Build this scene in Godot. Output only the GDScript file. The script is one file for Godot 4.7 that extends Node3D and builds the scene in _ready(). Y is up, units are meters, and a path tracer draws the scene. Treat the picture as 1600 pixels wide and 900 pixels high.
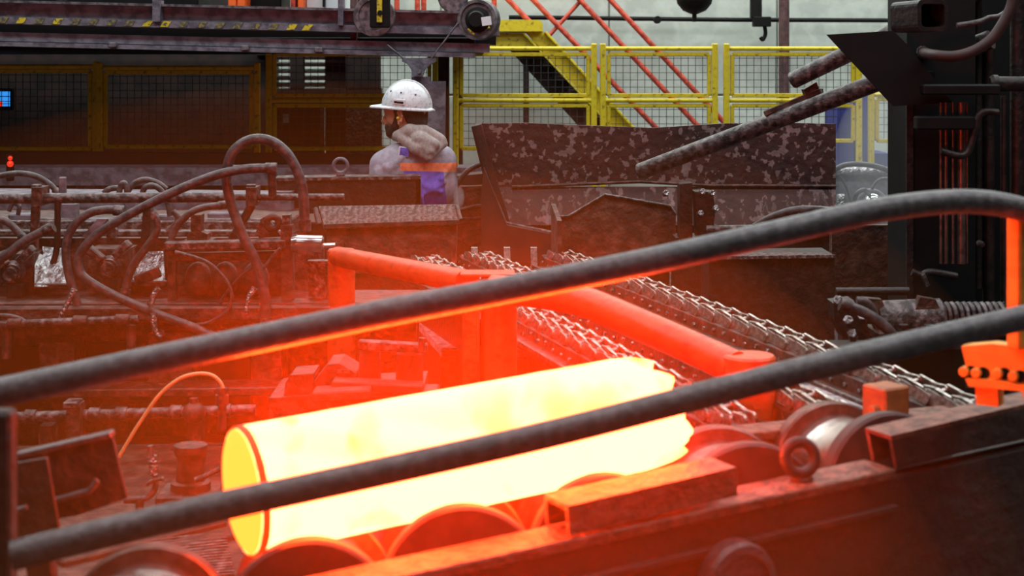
extends Node3D
# A steel mill: a glowing billet on a roller table behind a pipe railing, a worker and machinery beyond.
const F := 2400.0      # focal length in pixels of a 1600 x 900 frame
const HY := 100.0      # row of the horizon
const CY := 1.9        # height of the camera
var taken := {}
var mats := {}
var noises := {}
var rng := RandomNumberGenerator.new()

class MB:
	var v := PackedVector3Array()
	var n := PackedVector3Array()
	func tri(a: Vector3, b: Vector3, c: Vector3, na: Vector3, nb: Vector3, nc: Vector3) -> void:
		if (c - a).cross(b - a).dot(na + nb + nc) < 0.0:
			v.append(a); v.append(c); v.append(b)
			n.append(na); n.append(nc); n.append(nb)
		else:
			v.append(a); v.append(b); v.append(c)
			n.append(na); n.append(nb); n.append(nc)
	func flat(a: Vector3, b: Vector3, c: Vector3, out: Vector3) -> void:
		var k := (b - a).cross(c - a)
		if k.length_squared() < 1e-16:
			return
		k = k.normalized()
		if k.dot(out) < 0.0:
			k = -k
		tri(a, b, c, k, k, k)
	func quad(a: Vector3, b: Vector3, c: Vector3, d: Vector3, out: Vector3) -> void:
		flat(a, b, c, out)
		flat(a, c, d, out)
	func box(o: Vector3, s: Vector3, m := Basis(), bev := -1.0) -> MB:
		var h := s * 0.5
		var b := bev
		if b < 0.0:
			b = minf(0.006, minf(h.x, minf(h.y, h.z)) * 0.3)
		var sg := [-1.0, 1.0]
		var pt := func(ax: int, q: Vector3) -> Vector3:
			var e := Vector3(q.x * (h.x - b), q.y * (h.y - b), q.z * (h.z - b))
			e[ax] = q[ax] * h[ax]
			return o + m * e
		for ax in 3:
			var i := (ax + 1) % 3
			var j := (ax + 2) % 3
			for s0 in sg:
				var q := []
				for w in [[-1.0, -1.0], [1.0, -1.0], [1.0, 1.0], [-1.0, 1.0]]:
					var e := Vector3()
					e[ax] = s0; e[i] = w[0]; e[j] = w[1]
					q.append(pt.call(ax, e))
				var out := Vector3()
				out[ax] = s0
				quad(q[0], q[1], q[2], q[3], m * out)
				for s1 in sg:
					var e1 := Vector3(); var e2 := Vector3()
					e1[ax] = s0; e1[i] = s1; e1[j] = -1.0
					e2[ax] = s0; e2[i] = s1; e2[j] = 1.0
					var o2 := Vector3(); o2[ax] = s0; o2[i] = s1
					quad(pt.call(ax, e1), pt.call(ax, e2), pt.call(i, e2), pt.call(i, e1), m * o2)
		for x in sg:
			for y in sg:
				for z in sg:
					var e := Vector3(x, y, z)
					flat(pt.call(0, e), pt.call(1, e), pt.call(2, e), m * e)
		return self
	func bar(a: Vector3, b: Vector3, w: float, h: float, up := Vector3.UP, bev := -1.0) -> MB:
		var d := (b - a).normalized()
		var s := d.cross(up).normalized()
		if s.length() < 0.1:
			s = d.cross(Vector3.FORWARD).normalized()
		var u := s.cross(d).normalized()
		return box((a + b) * 0.5, Vector3(w, h, (b - a).length()), Basis(s, u, -d), bev)
	func tube(p: Array, r: float, seg := 12, r1 := -1.0, caps := true) -> MB:
		var d0: Vector3 = (p[1] - p[0]).normalized()
		var s: Vector3 = d0.cross(Vector3.UP)
		if s.length() < 0.05:
			s = d0.cross(Vector3.RIGHT)
		s = s.normalized()
		var rings := []
		var norms := []
		for i in p.size():
			var d: Vector3 = ((p[mini(i + 1, p.size() - 1)] - p[maxi(i - 1, 0)]) as Vector3).normalized()
			s = (s - d * s.dot(d)).normalized()
			var t := d.cross(s)
			var rr := r if r1 < 0.0 else lerpf(r, r1, float(i) / (p.size() - 1))
			var ring := PackedVector3Array()
			var nn := PackedVector3Array()
			for k in seg:
				var a := TAU * k / seg
				var e := s * cos(a) + t * sin(a)
				nn.append(e)
				ring.append(p[i] + e * rr)
			rings.append(ring)
			norms.append(nn)
		for i in p.size() - 1:
			for k in seg:
				var l := (k + 1) % seg
				tri(rings[i][k], rings[i + 1][k], rings[i + 1][l], norms[i][k], norms[i + 1][k], norms[i + 1][l])
				tri(rings[i][k], rings[i + 1][l], rings[i][l], norms[i][k], norms[i + 1][l], norms[i][l])
		if caps:
			for e in [0, p.size() - 1]:
				var out: Vector3 = -d0 if e == 0 else (p[e] - p[e - 1]).normalized()
				for k in seg:
					tri(p[e], rings[e][k], rings[e][(k + 1) % seg], out, out, out)
		return self
	# profile: [[along, radius], ...]; smooth joins normals along the profile
	func lathe(o: Vector3, axis: Vector3, prof: Array, seg := 32, smooth := false) -> MB:
		var d := axis.normalized()
		var s := d.cross(Vector3.UP)
		if s.length() < 0.05:
			s = d.cross(Vector3.RIGHT)
		s = s.normalized()
		var t := d.cross(s)
		var sn := []
		for i in prof.size() - 1:
			sn.append(Vector2(-(prof[i + 1][1] - prof[i][1]), prof[i + 1][0] - prof[i][0]).normalized())
		for i in prof.size() - 1:
			var n0: Vector2 = sn[i]
			var n1: Vector2 = sn[i]
			if smooth:
				n0 = (sn[maxi(i - 1, 0)] + sn[i]).normalized()
				n1 = (sn[mini(i + 1, sn.size() - 1)] + sn[i]).normalized()
			for k in seg:
				var a0 := TAU * k / seg
				var a1 := TAU * (k + 1) / seg
				var e0 := s * cos(a0) + t * sin(a0)
				var e1 := s * cos(a1) + t * sin(a1)
				var p00: Vector3 = o + d * prof[i][0] + e0 * prof[i][1]
				var p01: Vector3 = o + d * prof[i][0] + e1 * prof[i][1]
				var p10: Vector3 = o + d * prof[i + 1][0] + e0 * prof[i + 1][1]
				var p11: Vector3 = o + d * prof[i + 1][0] + e1 * prof[i + 1][1]
				if prof[i][1] > 1e-6 and p00.distance_squared_to(p01) > 1e-14:
					tri(p00, p01, p11, d * n0.x + e0 * n0.y, d * n0.x + e1 * n0.y, d * n1.x + e1 * n1.y)
				if prof[i + 1][1] > 1e-6:
					tri(p00, p11, p10, d * n0.x + e0 * n0.y, d * n1.x + e1 * n1.y, d * n1.x + e0 * n1.y)
		return self
	func disc(o: Vector3, axis: Vector3, r: float, w: float, seg := 32) -> MB:   # a chamfered puck centred at o
		var c := minf(w, r) * 0.12
		return lathe(o, axis, [[-w / 2, 0.0], [-w / 2, r - c], [-w / 2 + c, r], [w / 2 - c, r], [w / 2, r - c], [w / 2, 0.0]], seg)
	func torus(o: Vector3, axis: Vector3, R: float, r: float, seg := 32, a0 := 0.0, a1 := TAU) -> MB:
		var d := axis.normalized()
		var s := d.cross(Vector3.UP).normalized()
		if d.cross(Vector3.UP).length() < 0.05:
			s = Vector3.RIGHT
		var t := s.cross(d)
		var pts := []
		for i in seg + 1:
			var a := lerpf(a0, a1, float(i) / seg)
			pts.append(o + (s * cos(a) + t * sin(a)) * R)
		return tube(pts, r, 12, -1.0, a1 - a0 < TAU - 0.01)
	func poly(p: Array, ext: Vector3) -> MB:     # a planar outline pushed along ext
		var nn := Vector3()
		for i in p.size():
			nn += (p[i] as Vector3).cross(p[(i + 1) % p.size()])
		nn = nn.normalized()
		var ax: Vector3 = (p[1] - p[0]).normalized()
		var ay := nn.cross(ax)
		var q := PackedVector2Array()
		for e in p:
			q.append(Vector2((e - p[0]).dot(ax), (e - p[0]).dot(ay)))
		var ix := Geometry2D.triangulate_polygon(q)
		var out := nn if nn.dot(ext) < 0.0 else -nn
		for i in range(0, ix.size(), 3):
			flat(p[ix[i]], p[ix[i + 1]], p[ix[i + 2]], out)
			flat(p[ix[i]] + ext, p[ix[i + 1]] + ext, p[ix[i + 2]] + ext, -out)
		var turn := 1.0
		for i in p.size():
			var a: Vector3 = p[i]
			var b: Vector3 = p[(i + 1) % p.size()]
			quad(a, b, b + ext, a + ext, (b - a).cross(nn) * turn)
		return self
	func ball(o: Vector3, r: Vector3, m := Basis(), seg := 14) -> MB:
		for i in seg / 2:
			for k in seg:
				var q := []
				for w in [[i, k], [i + 1, k], [i + 1, k + 1], [i, k + 1]]:
					var th: float = PI * w[0] / (seg / 2)
					var ph: float = TAU * w[1] / seg
					q.append(Vector3(sin(th) * cos(ph), cos(th), sin(th) * sin(ph)))
				var pn := []
				for e in q:
					pn.append([o + m * (e * r), (m * (e / r)).normalized()])
				if i > 0:
					tri(pn[0][0], pn[1][0], pn[3][0], pn[0][1], pn[1][1], pn[3][1])
				tri(pn[1][0], pn[2][0], pn[3][0], pn[1][1], pn[2][1], pn[3][1])
		return self
	func low() -> Vector3:
		var lo := v[0]
		var hi := v[0]
		for e in v:
			lo = lo.min(e)
			hi = hi.max(e)
		return Vector3((lo.x + hi.x) / 2, lo.y, (lo.z + hi.z) / 2)
	func shift(o: Vector3) -> void:
		for i in v.size():
			v[i] -= o
	func mesh() -> ArrayMesh:
		var a := []
		a.resize(Mesh.ARRAY_MAX)
		a[Mesh.ARRAY_VERTEX] = v
		a[Mesh.ARRAY_NORMAL] = n
		var m := ArrayMesh.new()
		m.add_surface_from_arrays(Mesh.PRIMITIVE_TRIANGLES, a)
		return m

func P(x: float, y: float, d: float) -> Vector3:      # the point that lies d metres away where the photograph shows (x, y)
	return Vector3((x - 800.0) / F * d, CY - (y - HY) / F * d, -d)
func hit(x: float, y: float, o: Vector3, nn: Vector3) -> Vector3:   # the same on the plane through o
	var e := Vector3(0, CY, 0)
	var r := P(x, y, 1.0) - e
	return e + r * ((o - e).dot(nn) / r.dot(nn))
func px(list: Array, d: float) -> Array:
	var o := []
	for e in list:
		o.append(P(e[0], e[1], d if e.size() < 3 else e[2]))
	return o
func curve(p: Array, per := 8) -> Array:
	if p.size() < 3:
		return p
	var o := []
	for i in p.size() - 1:
		var a: Vector3 = p[maxi(i - 1, 0)]
		var b: Vector3 = p[i]
		var c: Vector3 = p[i + 1]
		var d: Vector3 = p[mini(i + 2, p.size() - 1)]
		for k in per:
			o.append(b.cubic_interpolate(c, a, d, float(k) / per))
	o.append(p[-1])
	return o
func plate(list: Array, d: float, thick: float) -> MB:
	return MB.new().poly(px(list, d), Vector3(0, 0, -thick))
func numbered(called: String) -> String:
	var k: int = taken.get(called, 0)
	taken[called] = k + 1
	return called if k == 0 else "%s_%03d" % [called, k]
func obj(called: String, mb: MB, m: Material, parent: Node3D = self, at := Vector3.ZERO) -> MeshInstance3D:
	var o := MeshInstance3D.new()
	o.name = called
	o.mesh = mb.mesh()
	o.material_override = m
	o.position = at
	parent.add_child(o, true)
	return o
func tag(o: Node3D, label: String, category: String, group := "") -> void:
	o.set_meta("label", label)
	o.set_meta("category", category)
	if group:
		o.set_meta("group", group)
func single(called: String, mb: MB, m: Material, label: String, category: String, group := "") -> MeshInstance3D:
	var b := mb.low()
	mb.shift(b)
	var o := obj(numbered(called), mb, m, self, b)
	tag(o, label, category, group)
	return o
func struct(called: String, mb: MB, m: Material, label := "", category := "") -> MeshInstance3D:
	var o := obj(numbered(called), mb, m)
	o.set_meta("kind", "structure")
	if label:
		tag(o, label, category)
	return o
func thing(called: String, label: String, category: String, group := "") -> Node3D:
	var o := Node3D.new()
	o.name = numbered(called)
	add_child(o)
	tag(o, label, category, group)
	return o
func settle(o: Node3D) -> void:       # moves a thing's own origin to its base
	var lo := Vector3.INF
	var hi := -Vector3.INF
	for c in o.get_children():
		if c is MeshInstance3D:
			var b: AABB = c.transform * (c.mesh as Mesh).get_aabb()
			lo = lo.min(b.position)
			hi = hi.max(b.end)
	var at := Vector3((lo.x + hi.x) / 2, lo.y, (lo.z + hi.z) / 2)
	o.position = at
	for c in o.get_children():
		c.position -= at
func noise(freq: float, oct: int, sd: int, kind := FastNoiseLite.TYPE_SIMPLEX_SMOOTH) -> FastNoiseLite:
	var f := FastNoiseLite.new()
	f.noise_type = kind
	f.frequency = freq
	f.fractal_octaves = oct
	f.seed = sd
	return f
func ramp_tex(cols: Array, offs: Array, freq := 0.012, oct := 5, sd := 1, size := 512) -> NoiseTexture2D:
	var t := NoiseTexture2D.new()
	t.width = size
	t.height = size
	t.seamless = true
	t.noise = noise(freq, oct, sd)
	var g := Gradient.new()
	g.offsets = PackedFloat32Array(offs)
	g.colors = PackedColorArray(cols)
	t.color_ramp = g
	return t
func mat(called: String, cols: Array, rough: float, metal: float, scale := 1.5, bump := 0.0, offs := [], freq := 0.012, spec := 0.5) -> StandardMaterial3D:
	var m := StandardMaterial3D.new()
	m.resource_name = called
	m.roughness = rough
	m.metallic = metal
	m.metallic_specular = spec
	m.uv1_triplanar = true
	m.uv1_world_triplanar = true
	m.uv1_scale = Vector3.ONE * scale
	var c := []
	for e in cols:
		c.append(Color(e))
	if c.size() == 1:
		m.albedo_color = c[0]
	else:
		if offs.is_empty():
			for i in c.size():
				offs.append(lerpf(0.3, 0.7, float(i) / (c.size() - 1)))
		m.albedo_texture = ramp_tex(c, offs, freq, 5, called.hash() % 1000)
	if bump > 0.0:
		if not noises.has("bump"):
			noises.bump = ramp_tex([Color.BLACK, Color.WHITE], [0.2, 0.8], 0.03, 5, 77)
		m.heightmap_enabled = true
		m.heightmap_texture = noises.bump
		m.heightmap_scale = bump
	mats[called] = m
	return m

func light_area(called: String, o: Vector3, x: Vector3, dir: Vector3, size: Vector2, c: Color, e: float) -> void:
	var l := AreaLight3D.new()
	l.name = called
	l.area_size = size
	l.light_color = c
	l.light_energy = e
	l.shadow_enabled = true
	l.area_range = 30.0
	l.area_attenuation = 2.0
	var z := -dir.normalized()
	var xx := (x - z * x.dot(z)).normalized()
	l.transform = Transform3D(Basis(xx, z.cross(xx), z), o)
	add_child(l, true)

var A0: Vector3
var A1: Vector3
var U: Vector3
var N: Vector3
var W: Vector3
const K := 0.735
func C(s: float, h: float, t: float) -> Vector3:     # along, above and across the roller table, from the centre of the billet's near end
	return A0 + U * s * K + W * h * K + N * t * K

func _ready() -> void:
	rng.seed = 5
	A0 = P(378, 768, 2.65)
	A1 = P(1035, 637, 3.05)
	U = (A1 - A0).normalized()
	N = U.cross(Vector3.UP).normalized()
	W = N.cross(U)
	stage()
	materials()
	hall()
	back_fences()
	stair()
	gantry()
	worker()
	skip_and_boxes()
	chute()
	left_machine()
	transfer()
	barrier()
	right_machine()
	roller_table()
	shields()
	railing()
	smoke()

func stage() -> void:
	var cam := Camera3D.new()
	cam.name = "camera"
	cam.projection = Camera3D.PROJECTION_FRUSTUM
	cam.near = 0.05
	cam.far = 100.0
	cam.size = 900.0 / F * cam.near
	cam.frustum_offset = Vector2(0, -(450.0 - HY) / F * cam.near)
	cam.position = Vector3(0, CY, 0)
	var at := CameraAttributesPhysical.new()
	at.frustum_focal_length = 64.0
	at.frustum_focus_distance = 7.2
	at.exposure_aperture = 5.6
	at.exposure_shutter_speed = 100.0
	cam.attributes = at
	cam.size = 900.0 / F * cam.near
	add_child(cam)
	cam.current = true
	var env := Environment.new()
	env.background_mode = Environment.BG_COLOR
	env.background_color = Color("#20242a")
	env.tonemap_mode = Environment.TONE_MAPPER_LINEAR
	env.tonemap_exposure = 1.0
	env.sdfgi_enabled = true
	env.ssao_enabled = true
	env.ssil_enabled = true
	env.volumetric_fog_enabled = true
	env.volumetric_fog_density = 0.0
	var we := WorldEnvironment.new()
	we.name = "hall_air"
	we.environment = env
	add_child(we)
	# daylight panels of the hall roof, then one added fill
	light_area("roof_light_back", Vector3(0.0, 6.8, -12.0), Vector3.RIGHT, Vector3.DOWN, Vector2(14, 1.6), Color(0.95, 1.0, 0.98), 92.0)
	light_area("roof_light_middle", Vector3(0.0, 6.8, -7.4), Vector3.RIGHT, Vector3.DOWN, Vector2(14, 1.6), Color(0.95, 0.98, 1.0), 34.0)
	light_area("roof_light_front", Vector3(0.0, 6.8, -3.0), Vector3.RIGHT, Vector3.DOWN, Vector2(14, 1.6), Color(0.95, 0.98, 1.0), 48.0)
	light_area("added_fill_light", Vector3(0.0, 6.8, 1.6), Vector3.RIGHT, Vector3.DOWN, Vector2(14, 1.6), Color(0.95, 0.98, 1.0), 9.0)  # unseen, added to brighten faces turned to the camera
	# the light of the billet, just off its skin
	var hot := Color(1.0, 0.066, 0.0).linear_to_srgb()
	var len := (A1 - A0).length()
	var mid := (A0 + A1) * 0.5
	var r := 0.117
	for e in [[W, 2.2], [N, 2.3], [-N, 1.3], [-W, 1.2]]:
		light_area("billet_light", mid + e[0] * r, U, e[0], Vector2(len * 0.95, 0.14), hot, e[1])

func materials() -> void:
	mat("wall", ["#a9ada6", "#b4b8b0", "#babeb6", "#b0b4ac"], 0.85, 0.0, 0.35, 0.2)
	mat("concrete", ["#3a3432", "#4d4542", "#5b5350"], 0.9, 0.0, 0.6, 0.3)
	mat("ceiling", ["#6a6c6a"], 0.9, 0.0)
	mat("dark_cabin", ["#1d1210", "#2a1a16", "#33201b"], 0.7, 0.0, 0.8)
	mat("black", ["#060404", "#090606", "#0d0908"], 0.6, 0.0, 1.2, 0.0, [], 0.012, 0.35)
	mat("yellow", ["#8c7818", "#c9af1a", "#d8c01c", "#d4b918"], 0.5, 0.0, 2.5, 0.05, [0.15, 0.26, 0.6, 0.8])
	mat("wire", ["#4a4a48"], 0.5, 0.6)
	mat("red_tube", ["#8e2a1c", "#c4442f", "#cc5038"], 0.5, 0.0, 2.0)
	mat("brown_paint", ["#42292a", "#573a3a", "#5e4242"], 0.6, 0.1, 1.5)
	mat("gantry", ["#544e57", "#6a636c", "#78707a"], 0.6, 0.25, 1.6, 0.15)
	mat("gantry_web", ["#716a74", "#8a838d", "#97909a"], 0.6, 0.1, 1.6, 0.1)  # paler copy of gantry, standing in for white light on the webs
	mat("stripe", ["#4a4648", "#a8942a", "#c9b41e", "#cdb71c"], 0.6, 0.0, 6.0, 0.0, [0.25, 0.4, 0.5, 0.8])
	mat("stripe_worn", ["#443f45", "#5d5640", "#857733"], 0.6, 0.0, 6.0, 0.0, [0.3, 0.5, 0.7])
	mat("warm_primer", ["#d08a2c", "#e59a34"], 0.6, 0.0, 4.0)  # orange is billet glow put into the colour, not a primer coat
	mat("rusty_orange", ["#8a4a22", "#a85e2c"], 0.6, 0.0, 4.0)  # billet glow put into the block's colour rather than rust
	mat("pale_steel", ["#a8988f", "#cdbfb8"], 0.5, 0.2, 6.0)
	mat("orange_paint", ["#ff6a22"], 0.5, 0.0)
	mat("white_paint", ["#d8dadb"], 0.5, 0.0)
	mat("pulley", ["#4a4548", "#6a6366", "#7d7578"], 0.5, 0.5, 3.0)
	mat("hose", ["#282323", "#3d3636", "#544a4a"], 0.42, 0.0, 4.0, 0.1)
	mat("pipe_grime", ["#2a2422", "#463d3b", "#756a69"], 0.45, 0.4, 3.5, 0.2)
	mat("machine", ["#25170f", "#3c2620", "#5d3d35"], 0.5, 0.25, 2.5, 0.2)
	mat("machine_dark", ["#150d0b", "#211613", "#2f201c"], 0.5, 0.3, 2.5, 0.12)
	mat("wet_steel", ["#4d4949", "#8b8787", "#b9b7b8"], 0.22, 0.8, 5.0, 0.4)
	mat("bright_steel", ["#b8b6b6", "#d8d8d8"], 0.18, 0.95, 4.0)
	mat("skip", ["#ffffff"], 0.65, 0.1, 1.0, 0.4)
	mats.skip.albedo_texture = flakes()
	mats.skip.uv1_scale = Vector3.ONE * 0.95
	mats.skip.heightmap_scale = 0.25
	mat("rust_plate", ["#321a14", "#472a20", "#5e3d30"], 0.75, 0.1, 1.6, 0.4)
	mat("dust_top", ["#3a2a27", "#5d4a46", "#7d6a66"], 0.85, 0.0, 7.0, 0.3)
	mat("deck", ["#6b6567", "#8d8789", "#a8a2a4"], 0.7, 0.0, 3.0, 0.5)
	mat("chain", ["#7a7068", "#b8ada6"], 0.38, 0.9, 8.0)
	mat("barrier_red", ["#a8300f", "#d84a1c", "#e0562a"], 0.42, 0.0, 2.0, 0.15, [0.2, 0.4, 0.8])
	mat("rail", ["#463f3f", "#554e4e", "#625a5a"], 0.45, 0.3, 6.0, 0.08)
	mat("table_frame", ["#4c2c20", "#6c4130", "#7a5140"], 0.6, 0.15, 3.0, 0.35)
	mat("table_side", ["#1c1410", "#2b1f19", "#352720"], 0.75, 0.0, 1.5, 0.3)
	mat("roller_steel", ["#4a3a34", "#6a554d"], 0.35, 0.6, 4.0)
	mat("roller_face", ["#2a1f1b", "#3d2d27"], 0.6, 0.2, 3.0)
	mat("polished", ["#bdb7b3", "#e2dedb"], 0.24, 1.0, 5.0)
	mat("bronze_cable", ["#c9a06a"], 0.5, 0.0)
	mat("blue_panel", ["#2c2f7a"], 0.6, 0.0)
	mat("brown_dark", ["#2b1512", "#3c1e19"], 0.6, 0.1, 1.5)
	# what gives off light
	var h := mat("hot", ["#7a4a30"], 0.9, 0.0)
	h.emission_enabled = true
	h.emission = Color.WHITE
	h.emission_operator = BaseMaterial3D.EMISSION_OP_MULTIPLY
	h.emission_texture = ramp_tex([Color(1, 0.2, 0.02), Color(1.0, 0.23, 0.09), Color(1, 0.25, 0.14), Color(1, 0.25, 0.14)], [0.08, 0.22, 0.3, 1.0], 0.01, 4, 9, 256)
	h.emission_energy_multiplier = 50.0
	var e := mat("hot_end", ["#7a4a30"], 0.9, 0.0)
	e.emission_enabled = true
	e.emission = Color(1.0, 0.29, 0.07)
	e.emission_energy_multiplier = 12.0
	var g := mat("hot_ring", ["#7a4a30"], 0.9, 0.0)
	g.emission_enabled = true
	g.emission = Color(1.0, 0.22, 0.02)
	g.emission_energy_multiplier = 1.4
	var s := mat("screen", ["#101010"], 0.3, 0.0)
	s.emission_enabled = true
	s.emission = Color("#3c9cff")
	s.emission_energy_multiplier = 0.9
	var s2 := mat("screen_red", ["#101010"], 0.3, 0.0)
	s2.emission_enabled = true
	s2.emission = Color("#ff3a20")
	s2.emission_energy_multiplier = 0.9
	var sk := mat("skylight_panel", ["#e8ecec"], 0.8, 0.0)
	sk.emission_enabled = true
	sk.emission = Color(0.95, 1.0, 1.0)
	sk.emission_energy_multiplier = 0.8

func flakes() -> ImageTexture:        # dark maroon plate with clusters of pale flaking scale
	var fine := noise(0.035, 5, 31)
	var big := noise(0.008, 2, 12)
	var tone := noise(0.02, 4, 8)
	var im := Image.create(512, 512, false, Image.FORMAT_RGB8)
	for y in 512:
		for x in 512:
			var m := clampf(0.5 + big.get_noise_2d(x, y) * 1.3, 0.0, 1.0)
			var t := 0.5 + 0.5 * tone.get_noise_2d(x, y)
			var k := smoothstep(0.0, 0.07, fine.get_noise_2d(x, y) - 0.38 * (1.0 - m) - 0.02)
			var base := Color("#280f0c").lerp(Color("#4a241c"), t)
			var pale := Color("#6a4f4c").lerp(Color("#8d7673"), t)
			im.set_pixel(x, y, base.lerp(pale, k))
	return ImageTexture.create_from_image(im)

func hall() -> void:
	struct("floor", MB.new().box(Vector3(0, -0.1, -5.5), Vector3(20.4, 0.2, 19.4)), mats.concrete)
	struct("ceiling", MB.new().box(Vector3(0, 7.1, -5.5), Vector3(20.4, 0.2, 19.4)), mats.ceiling)
	struct("wall_left", MB.new().box(Vector3(-10.1, 3.5, -5.5), Vector3(0.2, 7.0, 19.4)), mats.concrete)
	struct("wall_right", MB.new().box(Vector3(10.1, 3.5, -5.5), Vector3(0.2, 7.0, 19.4)), mats.concrete)
	struct("wall_front", MB.new().box(Vector3(0, 3.5, 4.1), Vector3(20.0, 7.0, 0.2)), mats.concrete)
	for e in [[-12.0, "nearest the back wall"], [-7.4, "second from the back wall"], [-3.0, "third from the back wall"], [1.6, "farthest from the back wall, added as unseen fill light"]]:
		var z: float = e[0]
		var t := thing("roof_light", "long white daylight panel in the hall ceiling, " + e[1], "ceiling light", "roof lights")
		obj("frame", MB.new().box(Vector3(0, 6.97, z), Vector3(14.2, 0.06, 1.8)), mats.gantry, t)
		obj("diffuser_panel", MB.new().box(Vector3(0, 6.92, z), Vector3(14.0, 0.04, 1.6)), mats.skylight_panel, t)
		settle(t)
	# back wall: wide concrete panels with recessed joints
	var w := struct("wall_back", MB.new().box(Vector3(0, 3.5, -14.35), Vector3(20.4, 7.0, 0.3)), mats.wall, "pale grey concrete hall wall behind the yellow mesh fences", "wall")
	var z0 := -14.2
	for row in [[2.56, 7.0], [1.62, 2.545], [0.0, 1.605]]:
		for k in 6:
			var x0 := -2.2 + k * 1.55
			obj("panel", MB.new().box(Vector3(x0 + 0.77, (row[0] + row[1]) / 2, z0 + 0.02), Vector3(1.535, row[1] - row[0], 0.04), Basis(), 0.008), mats.wall, w)
	var d := 14.0
	single("conduit", MB.new().tube([P(795, 27, d), P(1150, 31, d), P(1420, 32, d)], 0.02), mats.black, "thin black horizontal conduit along the top of the pale back wall", "conduit")
	var jb := thing("junction_box", "small round black junction box on the conduit above the middle fence", "junction box")
	obj("body", MB.new().disc(P(1027, 31, d - 0.06), Vector3.BACK, 0.035, 0.08, 16), mats.black, jb)
	settle(jb)
	var lamp := thing("pendant_lamp", "black bowl shaped lamp hanging before the pale wall", "lamp")
	obj("shade", MB.new().lathe(P(1085, 22, 13.4), Vector3.UP, [[0.0, 0.03], [0.03, 0.1], [0.09, 0.15], [0.2, 0.17], [0.3, 0.13], [0.34, 0.03]], 24, true), mats.black, lamp)
	obj("stem", MB.new().tube([P(1085, 34, 13.4), P(1085, 18, 13.4)], 0.02, 10), mats.black, lamp)
	obj("hanger", MB.new().tube([P(1085, -30, 13.4), P(1085, -900, 13.4)], 0.012, 8), mats.black, lamp)
	settle(lamp)
	var hk := thing("wall_bracket", "black hooked bracket on the pale wall right of the bowl lamp", "bracket")
	obj("arm", MB.new().bar(P(1181, -20, 13.9), P(1181, 28, 13.9), 0.1, 0.08), mats.black, hk)
	obj("foot", MB.new().box(P(1190, 34, 13.9), Vector3(0.16, 0.09, 0.1)), mats.black, hk)
	obj("hook", MB.new().tube(curve([P(1194, 38, 13.9), P(1196, 52, 13.9), P(1192, 62, 13.9), P(1188, 58, 13.9)]), 0.018, 10), mats.black, hk)
	settle(hk)
	var vp := single("vertical_pipe", MB.new().tube([P(1225, -40, 13.7), P(1225, 700, 13.7)], 0.047, 18), mats.brown_paint, "thick brown vertical pipe before the back wall behind the third fence", "pipe")
	# dark cabin at the left, under the gantry
	var cab := thing("control_cabin", "dark brown cabin wall with red doors behind the shaded yellow fences", "cabin")
	obj("wall_panel", MB.new().box(P(190, 260, 13.2), Vector3(2.66, 3.2, 0.3)), mats.dark_cabin, cab)
	obj("wall_panel", MB.new().box(P(550, 120, 13.2), Vector3(0.42, 2.8, 0.3)), mats.brown_dark, cab)
	obj("door", plate([[426, 165], [500, 165], [500, 320], [426, 320]], 13.05, 0.06), mats.brown_dark, cab)
	obj("door_window", plate([[442, 178], [452, 178], [452, 192], [442, 192]], 13.04, 0.03), mats.wall, cab)
	obj("post", plate([[500, 165], [506, 165], [506, 320], [500, 320]], 13.0, 0.06), mats.brown_dark, cab)
	obj("wall_panel", plate([[540, 165], [596, 165], [596, 330], [540, 330]], 13.0, 0.08), mats.rust_plate, cab)
	obj("wall_panel", plate([[418, 138], [596, 138], [596, 165], [418, 165]], 13.0, 0.1), mats.dark_cabin, cab)
	obj("lintel", plate([[400, 60], [596, 60], [596, 86], [400, 86]], 13.0, 0.1), mats.dark_cabin, cab)
	obj("post", plate([[453, 86], [474, 86], [474, 140], [453, 140]], 13.0, 0.1), mats.dark_cabin, cab)
	obj("post", plate([[540, 86], [594, 86], [594, 140], [540, 140]], 13.0, 0.1), mats.dark_cabin, cab)
	settle(cab)
	for g in [[402, 453], [474, 540]]:
		var lv := thing("louvre", "pale slatted louvre of the dark cabin, " + ("beside the fence post" if g[0] == 402 else "nearer the worker"), "louvre")
		for k in 5:
			obj("slat", MB.new().box(P((g[0] + g[1]) / 2.0, 90 + k * 10.5, 13.15), Vector3((g[1] - g[0]) / F * 13.15, 0.036, 0.02), Basis(Vector3.RIGHT, 0.5)), mats.wall, lv)
		settle(lv)
	var mon := thing("monitor", "small lit blue screen with a red corner in the dark cabin", "monitor")
	obj("casing", plate([[-14, 138], [17, 138], [17, 172], [-14, 172]], 12.9, 0.1), mats.black, mon)
	for i in 2:
		for j in 3:
			obj("screen_cell", plate([[-8 + i * 12, 143 + j * 8], [3 + i * 12, 143 + j * 8], [3 + i * 12, 150 + j * 8], [-8 + i * 12, 150 + j * 8]], 12.89, 0.01), mats.screen_red if i == 0 and j == 2 else mats.screen, mon)
	settle(mon)
	var led := thing("signal_lamp", "tiny red signal lamp on the dark beam below the left fence", "lamp")
	obj("lens", MB.new().ball(P(16, 256, 9.2), Vector3(0.02, 0.02, 0.02)), mats.screen_red, led)
	obj("lens", MB.new().ball(P(16, 247, 9.2), Vector3(0.014, 0.014, 0.014)), mats.screen_red, led)
	obj("post", MB.new().box(P(16, 262, 9.25), Vector3(0.04, 0.16, 0.04)), mats.black, led)
	settle(led)

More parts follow.
